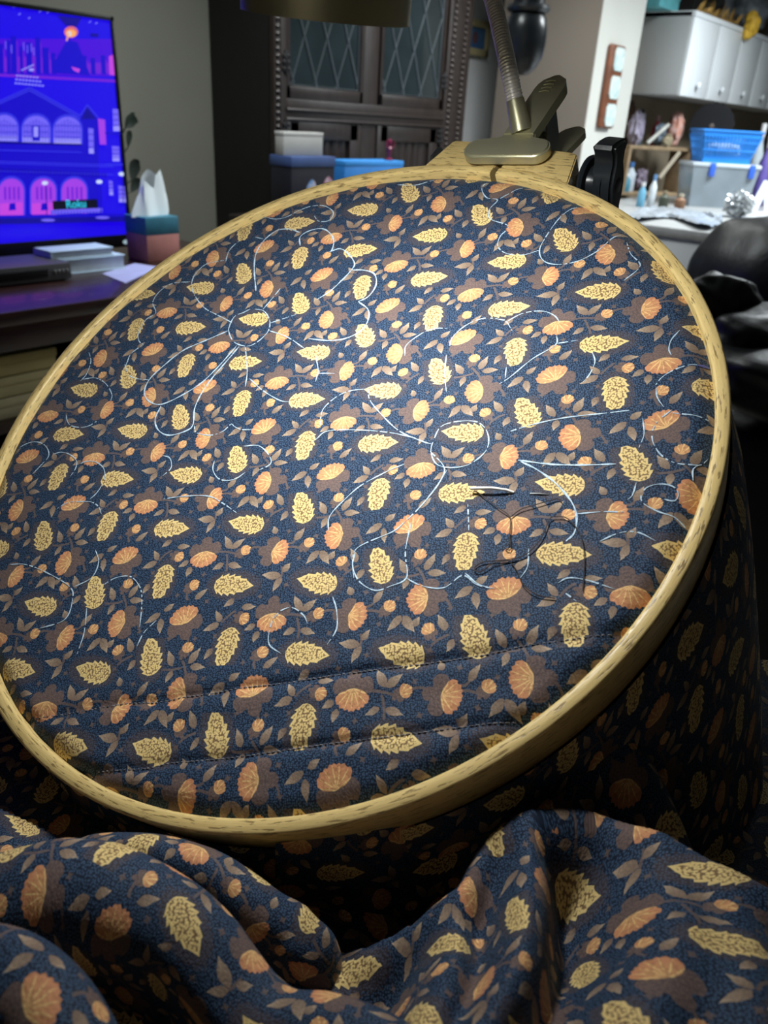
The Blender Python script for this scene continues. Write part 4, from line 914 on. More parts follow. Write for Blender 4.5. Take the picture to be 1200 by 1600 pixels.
for (x0, x1) in ((2.455, 2.862), (3.015, 3.435)):
    z0, z1 = 1.345, 2.05; dd = thing('x', '', '', (0, 0, 0)) if False else None
    mb = MB(); fw = .022
    mb.box(x0 - fw, x0, hy0 - .004, hy0 + .022, 1.30, 2.08, .003); mb.box(x1, x1 + fw, hy0 - .004, hy0 + .022, 1.30, 2.08, .003)
    mb.box(x0 - fw, x1 + fw, hy0 - .004, hy0 + .022, 1.30, z0, .003); mb.box(x0 - fw, x1 + fw, hy0 - .004, hy0 + .022, z1, 2.08, .003)
    door = mb.build('glass_door', M_DARKWOOD, hu)
    MB().box(x0 - .004, x1 + .004, hy0 + .010, hy0 + .014, z0 - .004, z1 + .004).build('glass', M_GLASS, door, smooth=False)
    W_ = x1 - x0; stp = W_ / 3.2
    for sg in (-1, 1):
        for k in range(-8, 9):
            # lines z = z0 + sg*2.35*(x - xk)
            xk = x0 + k * stp + (stp * .25 if sg < 0 else .1 * stp); pts_ = []
            for x in np.linspace(x0, x1, 60):
                z = z0 + sg * 2.35 * (x - xk)
                if z0 <= z <= z1: pts_.append((x, hy0 + .008 + (.0015 if sg > 0 else 0), z))
            if len(pts_) > 2: MB().tube([pts_[0], pts_[-1]], .0042 if sg < 0 else .0026, 6).build('lead_came', M_CAME if sg < 0 else mat('lead_came_shaded', (.07, .085, .095), .5, .6), door)  # one diagonal coloured brighter, as though catching light; the other a shaded copy
    mb = MB(); mb.tube([(x0 + .004, hy0 + .006, z0 + .004), (x1 - .004, hy0 + .006, z0 + .004), (x1 - .004, hy0 + .006, z1 - .004), (x0 + .004, hy0 + .006, z1 - .004)], .0035, 6, closed=True); mb.build('lead_border', M_CAME, door)
    # lower door with a linenfold panel
    lo = MB(); lo.box(x0 - fw, x0 + .05, hy0 - .002, hy0 + .022, .745, 1.22, .003); lo.box(x1 - .05, x1 + fw, hy0 - .002, hy0 + .022, .745, 1.22, .003); lo.box(x0, x1, hy0 - .002, hy0 + .022, 1.155, 1.22, .003); lo.box(x0, x1, hy0 - .002, hy0 + .022, .745, .80, .003)
    ld = lo.build('lower_door', M_DARKWOOD, hu)
    mb = MB(); n_ = 36; xs = np.linspace(x0 + .05, x1 - .05, n_); G_ = [[(x, hy0 + .016 - .010 * abs(math.sin(i * .55)), z) for z in (.80, 1.155)] for i, x in enumerate(xs)]; mb.grid(np.array(G_)); mb.build('linenfold_panel', M_DARKWOOD, ld)
    hgx = x0 - fw - .004 if x0 < 2.6 else x1 + fw + .004
    for z in (1.42, 1.185):
        mb = MB()
        for k in range(3):
            for sgn in (-1, 1): mb.lathe([(.001, 0), (.007, .002), (.009, .005), (.001, .008)], (hgx + sgn * .012, hy0 - .004, z + (k - 1) * .022), (0, -1, 0), 8)
        mb.box(hgx - .006, hgx + .006, hy0 - .010, hy0 - .002, z - .04, z + .04, .002); mb.build('hinge', mat('iron', (.03, .03, .032), .4, .8), hu)
# a low dark bench in front of the hutch carries boxes
bn = thing('side_table', 'low dark table in front of the hutch carrying boxes', 'table', (2.6, 2.3, 0))
MB().box(2.10, 3.3, 2.10, 2.47, .87, .895, .004).build('top', M_DARKWOOD, bn)
for x in (2.12, 3.25):
    for y in (2.12, 2.43): MB().box(x, x + .03, y, y + .03, 0, .87, .003).build('leg', M_DARKWOOD, bn)
tz = .895
def px_box(name, label, cat, pa, pb, y, dep_, m, parts=None, group=None, z0=tz):
    a, b = aty(*pa, y), aty(*pb, y); t = thing(name, label, cat, ((a[0] + b[0]) / 2, y, z0), group); z1 = max(a[2], b[2])
    MB().box(a[0], b[0], y, y + dep_, z0, z1, .003).build('body', m, t); return t, a[0], b[0], z1
t1, x0, x1, z1 = px_box('carton', 'dark carton with small bright picture patches under the white box by the hutch', 'box', (455, 245), (523, 250), 2.26, .11, mat('carton_dark', (.012, .012, .022), .5, 0, .4, 10))
MB().box(x0 - .002, x1 + .002, 2.257, 2.372, z1 - .035, z1 + .001, .002).build('lid', mat('carton_blue', (.05, .09, .24), .5, 0, .2, 10), t1)
def fig(x, z, hgt, c, par):
    m_ = mat('figure_print', c, .5, 0, .5, 60, col2=(.5, .45, .5)); mb = MB(); V = [(x + hgt * a * .5, 2.2585, z + hgt * b) for a, b in ((-.2, 0), (-.25, .35), (-.5, .45), (-.45, .8), (-.2, .95), (0, 1), (.22, .93), (.42, .75), (.35, .4), (.2, .3), (.22, 0))]
    V = np.array(V); n = len(V); mb.add(np.vstack([V, V + [0, .002, 0]]), [tuple(range(n)), tuple(range(2 * n - 1, n - 1, -1))]); mb.build('picture_patch', m_, par, smooth=False)
fig(x0 + .11, .90, .13, (.08, .25, .55), t1); fig(x0 + .20, .90, .14, (.35, .08, .16), t1)
t2, a0_, a1_, zz = px_box('carton', 'plain white carton perched on the dark carton by the hutch', 'box', (443, 208), (505, 208), 2.30, .045, mat('carton_white', (.42, .42, .40), .7, 0, .15, 8), z0=z1 + .001)
MB().box(a0_ - .001, a1_ + .001, 2.299, 2.346, zz - .012, zz + .001, .001).build('lid', mat('carton_white_lid', (.48, .48, .46), .7), t2)
t3, b0_, b1_, zb_ = px_box('carton', 'bright blue carton standing right of the dark carton by the hutch', 'box', (539, 252), (630, 262), 2.28, .12, mat('carton_bright_blue', (.02, .17, .50), .5, 0, .15, 8))
MB().box(b0_ - .001, b1_ + .001, 2.279, 2.401, zb_ - .018, zb_ + .001, .001).build('lid', mat('carton_blue_lid', (.03, .22, .58), .5), t3)
rf = thing('red_figurine', 'small dark red figurine standing on the bright blue carton', 'figurine', (0, 0, 0)); q = aty(607, 258, 2.32)
WM[rf.name] = Matrix.Translation(Vector((q[0], 2.32, zb_ + .001))); rf.matrix_world = WM[rf.name]
m_ = mat('crimson', (.18, .01, .05), .4, 0, .5, 60); mb = MB(); mb.lathe([(.018, 0), (.020, .004), (.008, .010), (.010, .03), (.014, .045), (.006, .055), (.011, .065), (.009, .078), (.001, .082)], (q[0], 2.32, zb_ + .001), n=16); mb.build('body', m_, rf)
mb = MB()
for sg in (-1, 1): mb.tube([(q[0] + sg * .010, 2.32, zb_ + .045), (q[0] + sg * .024, 2.315, zb_ + .055), (q[0] + sg * .022, 2.315, zb_ + .078)], [.004, .0035, .003], 8)
mb.build('arm', m_, rf)

# gold picture on the white nook wall
pf = thing('picture_frame', 'small blue picture in a pale gold frame on the wall beside the hutch', 'picture', aty(745, 60, 2.86))
a, b = aty(727, 30, 2.855), aty(761, 90, 2.855); fx0, fx1, fz1, fz0 = a[0] - .02, b[0], a[2] + .01, b[2]
mb = MB(); fw = .035
for bx_ in ((fx0, fx1, fz0, fz0 + fw), (fx0, fx1, fz1 - fw, fz1), (fx0, fx0 + fw, fz0, fz1), (fx1 - fw, fx1, fz0, fz1)): mb.box(bx_[0], bx_[1], 2.845, 2.869, bx_[2], bx_[3], .004)
mb.build('frame', mat('pale_gold', (.62, .55, .30), .45, .1, .1, 20), pf); MB().box(fx0 + .03, fx1 - .03, 2.858, 2.868, fz0 + .03, fz1 - .03).build('print', mat('blue_print', (.05, .16, .42), .5, 0, 0, 5, col2=(.12, .28, .50)), pf, smooth=False)
mb = MB(); mb.lathe([(.001, 0), (.03, .001), (.001, .002)], ((fx0 + fx1) / 2, 2.858, (fz0 + fz1) / 2), (0, -1, 0), 12); mb.build('figure', mat('rust_print', (.22, .12, .14), .6), pf)

# black turned post hanging down in front of the hall
q = dep(814, 118, 3.0); zt = 2.42
tp = thing('turned_post', 'black turned wooden post hanging from the ceiling with a rounded lower end', 'post', q); e = q[2]
mb = MB(); mb.lathe([(.002, 0), (.028, .004), (.050, .022), (.070, .060), (.078, .105), (.078, .150), (.070, .185), (.060, .200)], (q[0], q[1], e), n=32); mb.build('finial', M_BLACKP, tp)
mb = MB(); mb.lathe([(.060, .198), (.074, .204), (.080, .214), (.074, .226), (.058, .232), (.056, .250)], (q[0], q[1], e), n=32); mb.build('collar', M_BLACKP, tp)
mb = MB(); mb.lathe([(.056, .248), (.066, .262), (.070, .30), (.064, .34), (.050, .40), (.045, .50), (.05, .7), (.055, zt - e)], (q[0], q[1], e), n=32); mb.build('shaft', M_BLACKP, tp)

# wooden plaque on the pillar
a, b = aty(934, 200, 1.98), aty(966, 70, 1.98); wp = thing('wall_plaque', 'narrow brown wooden plaque with three pale panels on the white pillar', 'plaque', a)
x0, x1, z0, z1 = a[0] + .01, a[0] + .165, a[2], b[2]
MB().box(x0, x1, 1.972, 1.999, z0, z1, .012, 3).build('board', mat('plaque_wood', (.17, .055, .022), .5, 0, .4, 30), wp)
for k in range(3):
    zc = z0 + (z1 - z0) * (k + .5) / 3; hz_ = (z1 - z0) / 3 * .41; xc = (x0 + x1) / 2 + .008; hx_ = .052
    poly_ = [(xc - hx_, zc - hz_ * .6), (xc - hx_ * .7, zc - hz_), (xc + hx_ * .7, zc - hz_), (xc + hx_, zc - hz_ * .6), (xc + hx_, zc + hz_ * .6), (xc + hx_ * .7, zc + hz_), (xc - hx_ * .7, zc + hz_), (xc - hx_, zc + hz_ * .6)]
    mb = MB(); mb.prism(poly_, lambda a, b, h: np.stack([a, np.full(len(a), h), b], 1), 1.966, 1.974); mb.build('panel', mat('pale_panel', (.62, .66, .62), .6, 0, 0, 30, col2=(.36, .50, .50)), wp, smooth=False)

# ================================================================== KITCHEN CORNER
kx0, ky0, kz0, kz1 = 4.75, 1.85, 1.45, 1.835
kc = thing('wall_cabinet', 'white wall cabinet with round knobs and a grey end panel', 'cabinet', (5.8, 2.0, kz0))
MB().box(kx0, kx0 + .02, ky0 + .018, 2.20, kz0, kz1, .001).build('end_panel', M_GREYL, kc); 
mb = MB(); mb.box(kx0 + .02, 7.2, ky0 + .02, 2.20, kz0, kz0 + .02); mb.box(kx0, 7.2, ky0, 2.20, kz1 - .02, kz1 + .004); mb.box(kx0 + .02, 7.2, 2.18, 2.20, kz0, kz1); mb.build('carcass', M_WHITE, kc, smooth=False)
x = kx0
for k in range(6):
    d_ = MB().box(x + .004, x + .385, ky0, ky0 + .018, kz0 - .004, kz1 - .022, .003).build('door', M_WHITE, kc)
    mb = MB(); mb.lathe([(.006, 0), (.006, .010), (.017, .014), (.018, .022), (.010, .028), (.001, .029)], (x + (.20 if k == 0 else .19), ky0, kz0 + .055), (0, -1, 0), 18); mb.build('knob', M_WHITE, d_); x += .40
# things on top of the cabinet
def blob(mb, c, r, e=2.0, n=20, seed=0, amp=.0, rot=None, freq=3.0):
    rs = np.random.default_rng(seed); ph = rs.uniform(0, 6, 8); G_ = []
    for i in range(n + 1):
        a = -math.pi / 2 + math.pi * i / n; row = []
        for j in range(2 * n + 1):
            b = 2 * math.pi * j / (2 * n); f_ = lambda v: math.copysign(abs(v) ** (2 / e), v)
            d = np.array([f_(math.cos(a)) * f_(math.cos(b)), f_(math.cos(a)) * f_(math.sin(b)), f_(math.sin(a))])
            k = 1 + amp * (math.sin(freq * d[0] * 2 + ph[0]) * math.sin(freq * d[1] * 2 + ph[1]) + .6 * math.sin(freq * 2.3 * d[2] + ph[2] + 2 * d[0] * freq) + .4 * math.sin(freq * 4.1 * d[1] + ph[3]) * math.sin(freq * 3.7 * d[0] + ph[4]))
            row.append(d * k * np.array(r))
        G_.append(row)
    G_ = np.array(G_)
    if rot is not None: G_ = G_ @ np.array(Euler(rot).to_matrix()).T
    mb.grid(G_ + np.array(c)); return mb
ft = thing('silk_rose', 'yellow silk rose hanging over the edge of the white wall cabinet', 'flower', aty(1172, 40, ky0 - .03)); q = aty(1172, 42, ky0 - .02)
q[2] = max(q[2], kz1 + .02); M_YF = mat('yellow_petal', (.80, .48, .04), .6, 0, .3, 30)
for k in range(9):
    a = k * 2.4; r_ = .014 + .0040 * k; mb = MB(); blob(mb, q + np.array([math.cos(a) * r_, -.012 * (k < 5), math.sin(a) * r_]), (.036, .034, .036), 2.0, 8, k, .12); mb.build('petal', M_YF, ft)
gl = thing('gold_garland', 'gold leaf garland lying along the top of the white wall cabinet', 'garland', (5.2, 1.9, kz1)); M_GOLD = mat('gold_leaf', (.60, .36, .10), .35, .5, .4, 40)
mb = MB(); mb.tube([(kx0 + .1 + t * .08, ky0 + .03 + .01 * math.sin(t * 2), kz1 + .018 + .006 * math.sin(t)) for t in range(9)], .008, 8); mb.build('stem', M_GOLD, gl)
for k in range(16):
    c_ = np.array([kx0 + .1 + k * .04, ky0 + .03, kz1 + .02]); t_ = c_ + np.array([.03 * math.cos(k * 2.1), -.02 - .01 * math.sin(k), .045 + .02 * math.sin(k * 1.7)]); leafm(c_, (c_ + t_) / 2 + np.array([.008, 0, 0]), t_, .014, (0, -1, .2)).build('leaf', M_GOLD, gl)
def on_top(name, label, cat, pa, pb, y, d_, m): 
    a, b = aty(*pa, y), aty(*pb, y); t = thing(name, label, cat, ((a[0] + b[0]) / 2, y, kz1 + .004)); MB().box(a[0], b[0], y, y + d_, kz1 + .004, a[2] + .06, .004).build('body', m, t)
    MB().box(a[0] - .003, b[0] + .003, y - .003, y + d_ + .003, a[2] + .035, a[2] + .063, .003).build('lid', m, t)
on_top('storage_tin', 'turquoise tin at the grey end of the wall cabinet top', 'tin', (1031, 4), (1062, 4), 1.98, .14, mat('turquoise', (.12, .42, .46), .4, 0, .3, 12))
on_top('storage_tin', 'black tin behind the gold garland on the wall cabinet top', 'tin', (1085, 6), (1112, 6), 2.02, .12, mat('tin_black', (.02, .02, .02), .4, 0, .3, 12))
gb = MB(); blob(gb, aty(1158, 12, 2.0) * np.array([1, 1, 0]) + np.array([0, 0, kz1 + .13]), (.22, .13, .13), 2.4, 26, 4, .13, freq=4); tag(gb.build('plastic_bag', mat('grey_bag', (.22, .25, .28), .3, 0, .3, 14, .4, 30)), 'crumpled grey plastic bag on the wall cabinet behind the yellow rose', 'bag')

# counter
CX0, CX1, CY0, CY1, CZ = 3.35, 5.6, -.6, 1.98, .92
M_CDOOR = mat('counter_door', (.46, .49, .51), .5, 0, .04, 4)
ct = thing('kitchen_counter', 'white kitchen counter crowded with containers below the wall cabinet', 'counter', (4.4, 1.0, 0))
MB().box(CX0 - .02, CX1, CY0, CY1, CZ - .035, CZ, .004).build('worktop', mat('worktop', (.34, .35, .35), .35, 0, .15, 40), ct)
MB().box(CX0, CX1, CY0, CY1 - .01, .08, CZ - .035).build('carcass', M_WHITE, ct, smooth=False); MB().box(CX0 + .05, CX1, CY0 + .05, CY1 - .05, 0, .08).build('plinth', M_BLACK, ct, smooth=False)
for k in range(5):
    d_ = MB().box(CX0 - .016, CX0, CY0 + .01 + k * .51, CY0 + .505 + k * .51, .10, CZ - .05, .003).build('door', M_CDOOR, ct)
    mb = MB(); mb.lathe([(.006, 0), (.006, .010), (.016, .014), (.016, .022), (.001, .026)], (CX0 - .016, CY0 + .06 + k * .51, .78), (-1, 0, 0), 14); mb.build('knob', M_WHITE, d_)
def cnt(px, py, d): q = dep(px, py, d); return q
# clear storage box with basket on it
rz = math.radians(-52); cr, sr_ = math.cos(rz), math.sin(rz)
def frame_at(c):
    c = np.array(c); return lambda V: np.stack([c[0] + V[:, 0] * cr - V[:, 1] * sr_, c[1] + V[:, 0] * sr_ + V[:, 1] * cr, c[2] + V[:, 2]], 1)
def tub(w0, w1, d0, d1, h, t, T, mbx):
    """open tapered tub"""
    def lp(w_, d_, z): return [(-w_, -d_, z), (w_, -d_, z), (w_, d_, z), (-w_, d_, z)]
    V = np.array(lp(w0, d0, 0) + lp(w1, d1, h) + lp(w1 - t, d1 - t, h) + lp(w0 - t, d0 - t, t)); F = [(3, 2, 1, 0), (12, 13, 14, 15)]
    for a in (0, 4, 8): F += [(a + i, a + (i + 1) % 4, a + 4 + (i + 1) % 4, a + 4 + i) for i in range(4)]
    mbx.add(T(V), F)
bc = atz(1108, 318, CZ); bc = bc * (4.35 / np.linalg.norm(bc[:2])) if False else dep(1110, 320, 4.30); bc[2] = CZ
sb = thing('storage_box', 'clear plastic storage box with a milky lid on the counter', 'box', bc); Tb = frame_at(bc)
M_CLEAR = mat('clear_plastic', (.42, .50, .56), .15, 0, .2, 6, trans=.55, spec=.5); mb = MB(); tub(.150, .172, .105, .120, .20, .004, Tb, mb); mb.build('tub', M_CLEAR, sb)
MB().box(-.178, .178, -.125, .125, .195, .215, .006, T=Tb).build('lid', mat('milky_lid', (.55, .62, .68), .3, 0, .1, 8, trans=.2), sb)
MB().box(.115, .145, -.133, -.117, .15, .215, .005, T=Tb).build('latch', mat('blue_latch', (.03, .10, .50), .35), sb)
MB().box(-.09, -.06, -.133, -.117, .15, .215, .005, T=Tb).build('latch', mat('blue_latch_2', (.03, .10, .50), .35), sb)
fm_ = MB(); blob(fm_, bc + np.array([0, 0, .068]), (.105, .07, .055), 3, 18, 11, .12, (0, 0, rz), 5); tag(fm_.build('folded_fabric', mat('fabric_bits', (.10, .10, .14), .8, 0, 0, 18, col2=(.40, .36, .42))), 'dark crumpled fabric packed inside the clear storage box', 'fabric')
kb = bc + np.array([0, 0, .2155]); bk_ = thing('basket', 'bright blue slotted plastic basket standing on the clear storage box', 'basket', kb); Tk = frame_at(kb); M_BLUE = mat('basket_blue', (.02, .20, .62), .35, 0, .1, 6)
bw0, bw1, bd0, bd1, bh = .122, .152, .085, .108, .150
mb = MB()
for (z, hgt) in ((0, .03), (bh - .03, .03)):
    w_, d_ = bw0 + (bw1 - bw0) * (z + hgt / 2) / bh, bd0 + (bd1 - bd0) * (z + hgt / 2) / bh
    for b_ in ((-w_, w_, -d_, -d_ + .004), (-w_, w_, d_ - .004, d_), (-w_, -w_ + .004, -d_, d_), (w_ - .004, w_, -d_, d_)): mb.box(*b_, z, z + hgt, T=Tk)
mb.box(-bw0, bw0, -bd0, bd0, 0, .004, T=Tk); mb.build('shell', M_BLUE, bk_, smooth=False)
w_, d_ = bw1, bd1; mb = MB(); mb.tube(Tk(np.array([(-w_, -d_, bh), (w_, -d_, bh), (w_, d_, bh), (-w_, d_, bh)])), .006, 8, closed=True); mb.build('rim', M_BLUE, bk_)
def slat(f0, f1): MB().tube(Tk(np.array([f0, f1])), .0050, 6).build('slat', M_BLUE, bk_)
for k in range(17):
    t = -1 + 2 * (k + .5) / 17
    for sg in (-1, 1): slat((t * bw0, sg * bd0, .02), (t * bw1, sg * bd1, bh - .02))
for k in range(11):
    t = -1 + 2 * (k + .5) / 11
    for sg in (-1, 1): slat((sg * bw0, t * bd0, .02), (sg * bw1, t * bd1, bh - .02))
for sg in (-1, 1):
    for z in (.06, .10): 
        w_, d_ = bw0 + (bw1 - bw0) * z / bh, bd0 + (bd1 - bd0) * z / bh; slat((-w_, sg * d_, z), (w_, sg * d_, z)); slat((sg * w_, -d_, z), (sg * w_, d_, z))
pc_ = MB(); blob(pc_, kb + np.array([0, 0, .055]), (.085, .055, .038), 3, 16, 6, .12, (0, 0, rz), 5); tag(pc_.build('paper_packet', mat('white_packet', (.35, .45, .55), .6, 0, .4, 20)), 'pale packets lying inside the bright blue basket', 'packet')
# black scalloped platter leaning behind the basket
pcx = dep(1112, 197, 4.62); pla = thing('scalloped_platter', 'black round platter with a scalloped edge upright behind the blue basket', 'platter', pcx)
vd_ = CAM - pcx; vd_ /= np.linalg.norm(vd_); up_ = np.array([0, 0, 1.0]) - vd_[2] * vd_; up_ /= np.linalg.norm(up_); sd_ = np.cross(up_, vd_)
ang = np.linspace(0, 2 * math.pi, 120, endpoint=False); rad_ = .118 + .007 * np.abs(np.sin(ang * 9)); mb = MB()
mb.prism(np.stack([np.cos(ang) * rad_, np.sin(ang) * rad_], 1), lambda a, b, h: pcx + a[:, None] * sd_ + b[:, None] * up_ + vd_ * h, -.006, .006); mb.build('disc', M_BLACK, pla, smooth=False)
mb = MB(); mb.lathe([(.014, 0), (.014, .009), (.006, .011)], pcx, vd_, 16); mb.build('hub', mat('hub_brown', (.10, .08, .07), .5), pla)
mb = MB(); ft0 = pcx - up_ * .115; mb.tube([ft0 - sd_ * .05, np.array([*(ft0 - sd_ * .05)[:2], CZ])], .006, 8); mb.tube([ft0 + sd_ * .05, np.array([*(ft0 + sd_ * .05)[:2], CZ])], .006, 8); mb.build('stand', M_BLACK, pla)
# wooden shelf rack with odds and ends left of the basket
r0_ = dep(985, 226, 4.55); r1_ = dep(1082, 232, 4.75); sz = (r0_[2] + r1_[2]) / 2
rk = thing('shelf_rack', 'small bare wood shelf rack on the counter beside the pillar', 'shelf', ((r0_[0] + r1_[0]) / 2, (r0_[1] + r1_[1]) / 2, CZ)); M_BARE = mat('bare_wood', (.34, .24, .14), .7, 0, .3, 20)
rm = (r0_ + r1_) / 2; al = r1_ - r0_; al[2] = 0; LL = np.linalg.norm(al); al /= LL; ac = np.array([-al[1], al[0], 0]); ac = ac if ac @ (CAM - rm) < 0 else -ac
def Tr(V): return np.array([rm[0], rm[1], 0]) + V[:, :1] * al + V[:, 1:2] * ac + V[:, 2:] * np.array([0, 0, 1.0])
MB().box(-LL / 2, LL / 2, 0, .16, sz - .02, sz, .002, T=Tr).build('shelf_board', M_BARE, rk); MB().box(-LL / 2, LL / 2, 0, .16, CZ, CZ + .018, .002, T=Tr).build('base_board', M_BARE, rk)
for s_ in (-LL / 2, LL / 2 - .018): MB().box(s_, s_ + .018, 0, .16, CZ + .018, sz - .02, .001, T=Tr).build('upright', M_BARE, rk)
mb = MB(); a_ = Tr(np.array([[.02, -.006, CZ + .10]]))[0]; b_ = Tr(np.array([[.14, -.006, sz - .025]]))[0]; mb.tube([a_, b_], .011, 4); mb.build('brace', mat('pale_batten', (.50, .44, .34), .7), rk)
def odd(kind, label, cat, s_, y_, z, fn, name):
    o = Tr(np.array([[s_, y_, z]]))[0]; t = thing(name, label, cat, o); fn(o, t); return t
def bottle(c1, c2, r, h):
    def fn(o, t):
        mb = MB(); mb.lathe([(r * .9, 0), (r, r * .2), (r, h * .62), (r * .45, h * .78), (r * .4, h * .84)], o, n=20); mb.build('body', c1, t)
        mb = MB(); mb.lathe([(r * .5, h * .83), (r * .5, h), (r * .3, h * 1.005)], o, n=16); mb.build('cap', c2, t)
    return fn
def cloth(m_, r, seed, amp=.18):
    def fn(o, t): mb = MB(); blob(mb, o + np.array([0, 0, r[2] * 1.12]), r, 2.3, 20, seed, amp, None, 4); mb.build('bundle', m_, t); mb = MB(); mb.lathe([(.012, 0), (.02, .018), (.012, .022)], o + np.array([0, 0, r[2] * 1.8]), n=12); mb.build('tied_end', m_, t)
    return fn
def roll(m_, L_, r, tilt):
    def fn(o, t):
        e_ = o + np.array([0, 0, r]) + al * L_ * math.cos(tilt) + np.array([0, 0, L_ * math.sin(tilt)]); mb = MB(); mb.tube([o + np.array([0, 0, r]), e_], r, 16); mb.build('roll', m_, t)
        mb = MB(); mb.tube([e_, e_ + (e_ - o) / L_ * .004], r * .5, 12); mb.build('core', M_BARE, t)
    return fn
Wt = lambda n, c, v=.2, s_=20: mat(n, c, .6, 0, v, s_)
odd(0, 'lilac cloth bundle at the pillar end of the shelf rack', 'bundle', -LL / 2 + .065, .045, sz, cloth(Wt('lilac', (.42, .38, .50)), (.045, .040, .080), 3), 'cloth_bundle')
odd(0, 'brown basketry bundle behind the lilac bundle on the rack', 'bundle', -LL / 2 + .07, .128, sz, cloth(Wt('brown_bundle', (.14, .07, .04), .6), (.042, .024, .105), 8, .1), 'straw_bundle')
odd(0, 'white paper roll leaning over the shelf rack', 'roll', -LL / 2 + .125, .002, sz + .002, roll(Wt('roll_white', (.55, .55, .50)), .17, .011, .65), 'paper_roll')
odd(0, 'dark teal bottle in the middle of the shelf rack', 'bottle', -LL / 2 + .15, .12, sz, bottle(Wt('teal_dark', (.03, .09, .11)), M_BLACK, .03, .19), 'bottle')
odd(0, 'red bottle in the middle of the shelf rack', 'bottle', .035, .11, sz, bottle(Wt('red_b', (.45, .03, .06)), Wt('red_cap', (.5, .3, .3)), .026, .16), 'bottle')
odd(0, 'grey blue bundle in front of the red bottle on the rack', 'bundle', .015, .055, sz, cloth(Wt('greyblue', (.20, .26, .32), .5), (.045, .026, .055), 14), 'cloth_bundle')
odd(0, 'pink and orange soft doll at the basket end of the rack', 'doll', .145, .07, sz, cloth(mat('doll_pink', (.62, .26, .18), .7, 0, 0, 25, col2=(.62, .42, .38)), (.045, .04, .085), 21, .15), 'soft_doll')
odd(0, 'cream crumpled wrapping spilling over the edge of the rack', 'wrapping', .045, .010, sz, cloth(Wt('cream_wrap', (.50, .42, .28), .4), (.055, .016, .026), 17, .2), 'wrapping_paper')
odd(0, 'white bottle with blue cap on the lower board of the rack', 'bottle', -LL / 2 + .09, .06, CZ + .018, bottle(Wt('white_b', (.50, .56, .62)), Wt('blue_cap', (.05, .16, .4)), .034, .16), 'bottle')
odd(0, 'small turquoise bottle on the lower board of the rack', 'bottle', -LL / 2 + .045, .03, CZ + .018, bottle(Wt('turq_b', (.05, .25, .35)), M_WHITE, .024, .10), 'bottle')
odd(0, 'mauve cloth bundle on the lower board of the rack', 'bundle', -.03, .10, CZ + .018, cloth(Wt('mauve', (.22, .18, .24), .4), (.055, .035, .055), 31), 'cloth_bundle')
# silvery plastic sheeting on the counter edge
a_ = atz(985, 322, CZ); G_ = []
pl_c = [[(1000, 326), (1012, 322), (1040, 324), (1080, 328), (1110, 333), (1128, 336)], [(985, 334), (1010, 331), (1045, 331), (1085, 337), (1112, 341), (1128, 342)], [(985, 342), (1015, 339), (1050, 340), (1090, 348), (1112, 353), (1130, 347)]]
for i, row in enumerate(pl_c): G_.append([atz(*q_, CZ + .008 + .018 * ((i * 7 + j * 5) % 3) / 2) for j, q_ in enumerate(row)])
P = patch(np.array(G_), 50, 24); P[..., 2] += .006 * np.sin(P[..., 0] * 60) * np.sin(P[..., 1] * 75); mb = MB(); mb.grid(P); tag(mb.build('plastic_sheet', mat('silver_plastic', (.42, .47, .52), .22, .25, .3, 20, .4, 30)), 'silvery grey plastic sheet spread along the counter edge', 'plastic sheet')
# tin foil ball, white stand, bottles right of the storage box
def on_counter(px, py, d): q = dep(px, py, d); q[2] = CZ; return q
o = on_counter(1152, 330, 3.75); mb = MB(); blob(mb, o + np.array([0, 0, .062]), (.075, .06, .05), 2, 26, 41, .2, None, 6); tag(mb.build('foil_bundle', mat('foil', (.55, .58, .60), .25, .8, .3, 30)), 'crumpled silver foil bundle beside the clear storage box', 'foil')
o = on_counter(1188, 330, 4.0); t = thing('napkin_stand', 'white triangular napkin stand at the edge of the counter', 'stand', o); ex = np.array([cr, sr_, 0]); ey = np.array([-sr_, cr, 0])
mb = MB(); mb.prism([(-.055, 0), (-.035, 0), (0, .12), (.035, 0), (.055, 0), (.008, .155), (-.008, .155)], lambda a, b, h: o + a[:, None] * ex + b[:, None] * np.array([0, 0, 1.0]) + ey * h, -.03, -.022); mb.prism([(-.055, 0), (-.035, 0), (0, .12), (.035, 0), (.055, 0), (.008, .155), (-.008, .155)], lambda a, b, h: o + a[:, None] * ex + b[:, None] * np.array([0, 0, 1.0]) + ey * h, .022, .03); mb.build('side', M_WHITE, t, smooth=False)
MB().box(-.05, .05, -.03, .03, 0, .008, .001, T=frame_at(o)).build('base', M_WHITE, t)
for lab, px_, d_, c_, cap_, h_, r_ in (('tall purple bottle beside the blue basket', 1186, 4.45, (.10, .07, .30), (.5, .5, .55), .36, .035), ('tall cream bottle standing at the picture edge beside the purple bottle', 1205, 4.5, (.55, .48, .38), (.3, .2, .15), .34, .04), ('clear tall bottle just behind the blue basket rim', 1170, 4.75, (.40, .46, .50), (.6, .6, .6), .42, .03)):
    o = on_counter(px_, 300, d_); t = thing('bottle', lab, 'bottle', o); bottle(Wt('b%d' % px_, c_), Wt('c%d' % px_, cap_), r_, h_)(o, t)

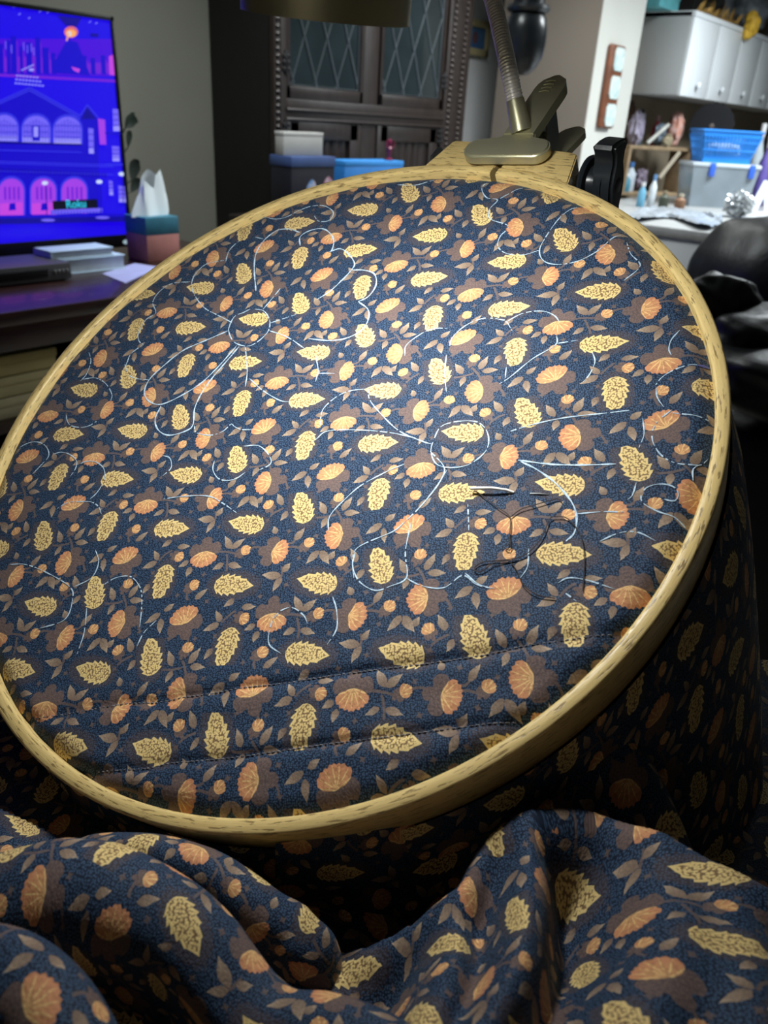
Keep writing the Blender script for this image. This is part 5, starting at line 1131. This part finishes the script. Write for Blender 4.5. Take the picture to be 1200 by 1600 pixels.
# more odds and ends along the counter and below the cabinets
for lab, px_, d_, c_, cap_, h_, r_ in (('small brown jar in front of the storage box on the counter', 1062, 3.95, (.20, .10, .05), (.45, .40, .30), .075, .026), ('short sky blue bottle at the pillar end of the counter', 1000, 4.0, (.12, .34, .50), (.6, .62, .64), .115, .020), ('slim white bottle next to the sky blue bottle on the counter', 1016, 4.05, (.55, .60, .64), (.10, .22, .42), .150, .018), ('dark olive jar between the slim white bottle and the brown jar', 1036, 4.02, (.05, .06, .04), (.25, .2, .12), .080, .024)):
    o = on_counter(px_, 320, d_); t = thing('jar' if 'jar' in lab else 'bottle', lab, 'jar' if 'jar' in lab else 'bottle', o); bottle(Wt('j%d' % px_, c_), Wt('k%d' % px_, cap_), r_, h_)(o, t)
for n_, (lab, px_, d_, c_, w_, h_) in enumerate((('lavender carton standing at the far end of the counter under the cabinet', 1196, 4.9, (.34, .30, .50), .05, .40), ('tan carton leaning under the cabinet beyond the scalloped platter', 1150, 5.05, (.42, .32, .20), .045, .36), ('maroon carton under the cabinet between rack and platter', 1076, 4.95, (.26, .05, .07), .03, .40))):
    o = on_counter(px_, 300, d_); t = thing('carton', lab, 'box', o); T0 = frame_at(o); m_ = Wt('cart%d' % n_, c_); MB().box(-w_, w_, -.03, .03, 0, h_ * .86, .003, T=T0).build('body', m_, t); MB().box(-w_ - .002, w_ + .002, -.032, .032, h_ * .84, h_, .003, T=T0).build('lid', Wt('cartlid%d' % n_, tuple(min(1, q_ * 1.25) for q_ in c_)), t)
# ================================================================== LEATHER ARMCHAIR
ch = thing('armchair', 'puffy black leather armchair beyond the hoop in front of the counter', 'armchair', (1.75, .30, 0))
M_LEA = mat('black_leather', (.010, .011, .013), .46, 0, .4, 30, .6, 45, spec=.45)
def cush(name, px, py, d, r, seed, e=3.0, amp=.05, rot=(0, 0, 0), freq=2.5): mb = MB(); blob(mb, dep(px, py, d), r, e, 34, seed, amp, rot, freq); return mb.build(name, M_LEA, ch, angle=0)
cush('backrest', 1200, 452, 1.80, (.15, .19, .15), 2, 2.6, .03, (0, 0, -.7))
cush('headrest', 1225, 398, 1.80, (.11, .18, .075), 5, 2.4, .05, (0, 0, -.7))
cush('armrest', 1126, 480, 1.50, (.095, .055, .058), 9, 2.3, .09, (0, .15, -.5))
cush('armrest', 1210, 530, 1.46, (.15, .095, .055), 12, 2.3, .08, (.1, 0, -.6))
cush('seat', 1222, 585, 1.42, (.16, .13, .065), 15, 2.4, .08, (0, 0, -.6))
q = dep(1200, 560, 1.55); MB().box(q[0] - .16, q[0] + .22, q[1] - .34, q[1] + .06, .06, .78, .05, 3).build('base', M_LEA, ch)
for a_ in (-.12, .17):
    for b_ in (-.30, .02): MB().box(q[0] + a_, q[0] + a_ + .04, q[1] + b_, q[1] + b_ + .04, 0, .07).build('foot', M_BLACK, ch, smooth=False)
